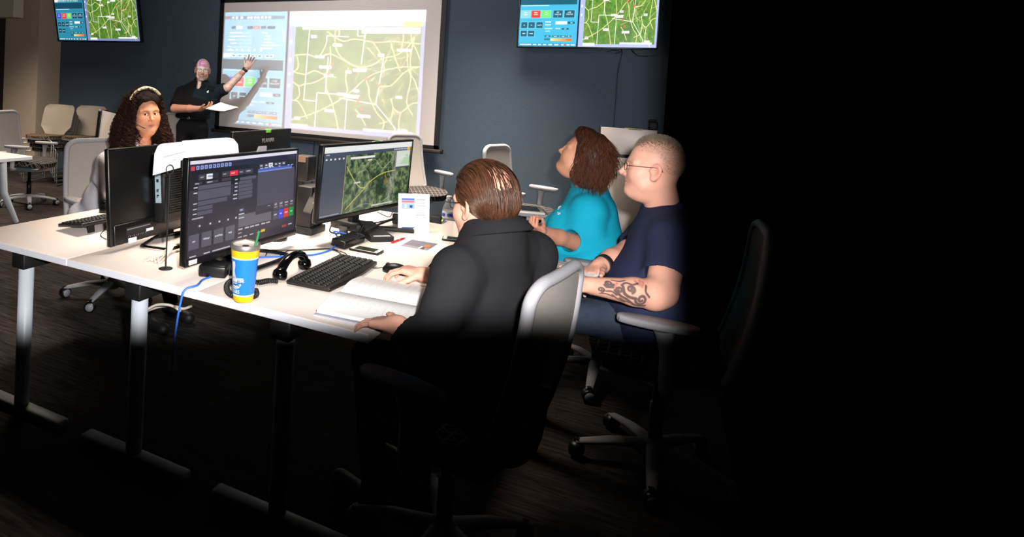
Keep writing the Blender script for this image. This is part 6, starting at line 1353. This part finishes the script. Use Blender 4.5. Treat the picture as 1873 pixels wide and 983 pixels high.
# ---------------------------------------------------------------- camera
cam = bpy.data.cameras.new('camera'); co = bpy.data.objects.new('camera', cam); COL.objects.link(co); S.camera = co
cam.sensor_fit = 'HORIZONTAL'; cam.sensor_width = 36; cam.lens = F*36/1873; cam.clip_start = .05; cam.clip_end = 60
cam.shift_x = (936.5-CX)/1873; cam.shift_y = -(491.5-CY)/1873
Rw = np.array([RC[0], -RC[1], -RC[2]]).T
m4 = Matrix.Identity(4)
for i in range(3):
    for j in range(3): m4[i][j] = Rw[i, j]
m4.translation = (0, 0, EYE); co.matrix_world = m4
# ---------------------------------------------------------------- light: camera flash, room ceiling panels, added screen fill, projector
def light(name, kind, loc, energy, col=(1, 1, 1), **k):
    l = bpy.data.lights.new(name, kind); l.energy = energy; l.color = col
    for a_, v in k.items(): setattr(l, a_, v)
    o = bpy.data.objects.new(name, l); COL.objects.link(o); o.location = tuple(loc); return o
def aim(o, tgt):
    d = Vector(tuple(tgt))-o.location; o.rotation_euler = d.to_track_quat('-Z', 'Y').to_euler()
fl_ = EYEV+RC[0]*.11-RC[1]*.10
flash = light('camera_flash', 'SPOT', fl_, 585, (1, .97, .94), spot_size=math.radians(100), spot_blend=.1, shadow_soft_size=.03)
flash.matrix_world = tr(*fl_) @ m4.to_3x3().to_4x4()
# flash beam masked to a soft-edged rectangle, keeping everything outside it dark
flash.data.use_nodes = True; nt = flash.data.node_tree; L = nt.links.new
def mth(op, a, b, c=None):
    n = nt.nodes.new('ShaderNodeMath'); n.operation = op
    for i, v in enumerate((a, b) if c is None else (a, b, c)):
        if isinstance(v, (int, float)): n.inputs[i].default_value = float(v)
        else: L(v, n.inputs[i])
    return n.outputs[0]
ge = nt.nodes.new('ShaderNodeNewGeometry')
def along(v):
    d = nt.nodes.new('ShaderNodeVectorMath'); d.operation = 'DOT_PRODUCT'; d.inputs[1].default_value = tuple(v); L(ge.outputs['Incoming'], d.inputs[0]); return d.outputs['Value']
fz = along(RC[2])
def edge(axis, lo, hi, soft):
    q = mth('DIVIDE', along(axis), fz); out = []
    for a, b in ((lo-soft, lo+soft), (hi+soft, hi-soft)):
        r = nt.nodes.new('ShaderNodeMapRange'); r.interpolation_type = 'SMOOTHSTEP'; r.inputs[1].default_value = min(a, b); r.inputs[2].default_value = max(a, b)
        r.inputs[3].default_value = 0. if a < b else 1.; r.inputs[4].default_value = 1. if a < b else 0.; L(q, r.inputs[0]); out.append(r.outputs[0])
    return mth('MULTIPLY', out[0], out[1])
beam = mth('MULTIPLY', edge(RC[0], -.62, .495, .03), edge(RC[1], -.25, .385, .03))
nt.nodes['Emission'].inputs[0].default_value = (1, 1, 1, 1); L(beam, nt.nodes['Emission'].inputs[1])
for i, (x, y, z, e, sz) in enumerate(((-4.4, 4.2, 2.9, 60, 1.2), (-2.0, 3.1, 2.9, 60, 1.0), (-1.5, 5.7, 2.9, 70, 1.0), (-7.4, 4.4, 2.9, 85, 1.2), (-3.4, 5.3, 2.9, 40, 1.4))):
    o = light('ceiling_panel', 'AREA', (x, y, z), e, (1, .86, .70), shape='SQUARE', size=sz, spread=math.radians(110 if x < -4 else 66))
ww = light('screen_fill', 'AREA', (-3.2, 2.7, 3.0), 21, (1, .95, .92), shape='SQUARE', size=.7, spread=math.radians(85)); aim(ww, (-3.3, D, 1.8))  # unseen fill light, added to brighten the projection screen evenly
# projector: throws the conference picture on the screen
pl = V3(SM-.5, 2.3, 2.75)
proj = light('projector_lamp', 'SPOT', pl, 1350., (1, 1, 1), spot_size=math.radians(60), spot_blend=0., shadow_soft_size=.005)
aim(proj, (SM, SY, (SZ0+SZ1)/2))
proj.data.use_nodes = True; nt = proj.data.node_tree; L = nt.links.new; em = nt.nodes['Emission']
PX0, PX1 = on_y(412, 22, SY)[0], on_y(780, 18, SY)[0]; PZ1 = on_y(560, 20.5, SY)[2]; PZ0 = on_y(650, 246, SY)[2]
ge = nt.nodes.new('ShaderNodeNewGeometry'); sx = nt.nodes.new('ShaderNodeSeparateXYZ'); L(ge.outputs['Incoming'], sx.inputs[0])
dY = SY-pl[1]
u = mth('DIVIDE', mth('ADD', mth('MULTIPLY', mth('DIVIDE', sx.outputs[0], sx.outputs[1]), dY), float(pl[0]-PX0)), float(PX1-PX0))
v = mth('DIVIDE', mth('ADD', mth('MULTIPLY', mth('DIVIDE', sx.outputs[2], sx.outputs[1]), dY), float(pl[2]-PZ0)), float(PZ1-PZ0))
cb = nt.nodes.new('ShaderNodeCombineXYZ'); L(u, cb.inputs[0]); L(v, cb.inputs[1])
ti = nt.nodes.new('ShaderNodeTexImage'); ti.image = image_from('projector_slide', PROJ_PIC); ti.extension = 'CLIP'; L(cb.outputs[0], ti.inputs[0])
L(ti.outputs[0], em.inputs[0]); em.inputs[1].default_value = 1.
w = bpy.data.worlds.new('world'); S.world = w; w.use_nodes = True; w.node_tree.nodes['Background'].inputs[0].default_value = (0, 0, 0, 1)
S.view_settings.view_transform = 'Standard'; S.view_settings.look = 'None'; S.view_settings.gamma = 1; S.view_settings.use_curve_mapping = False; S.view_settings.exposure = 0.
S.cycles.max_bounces = 6
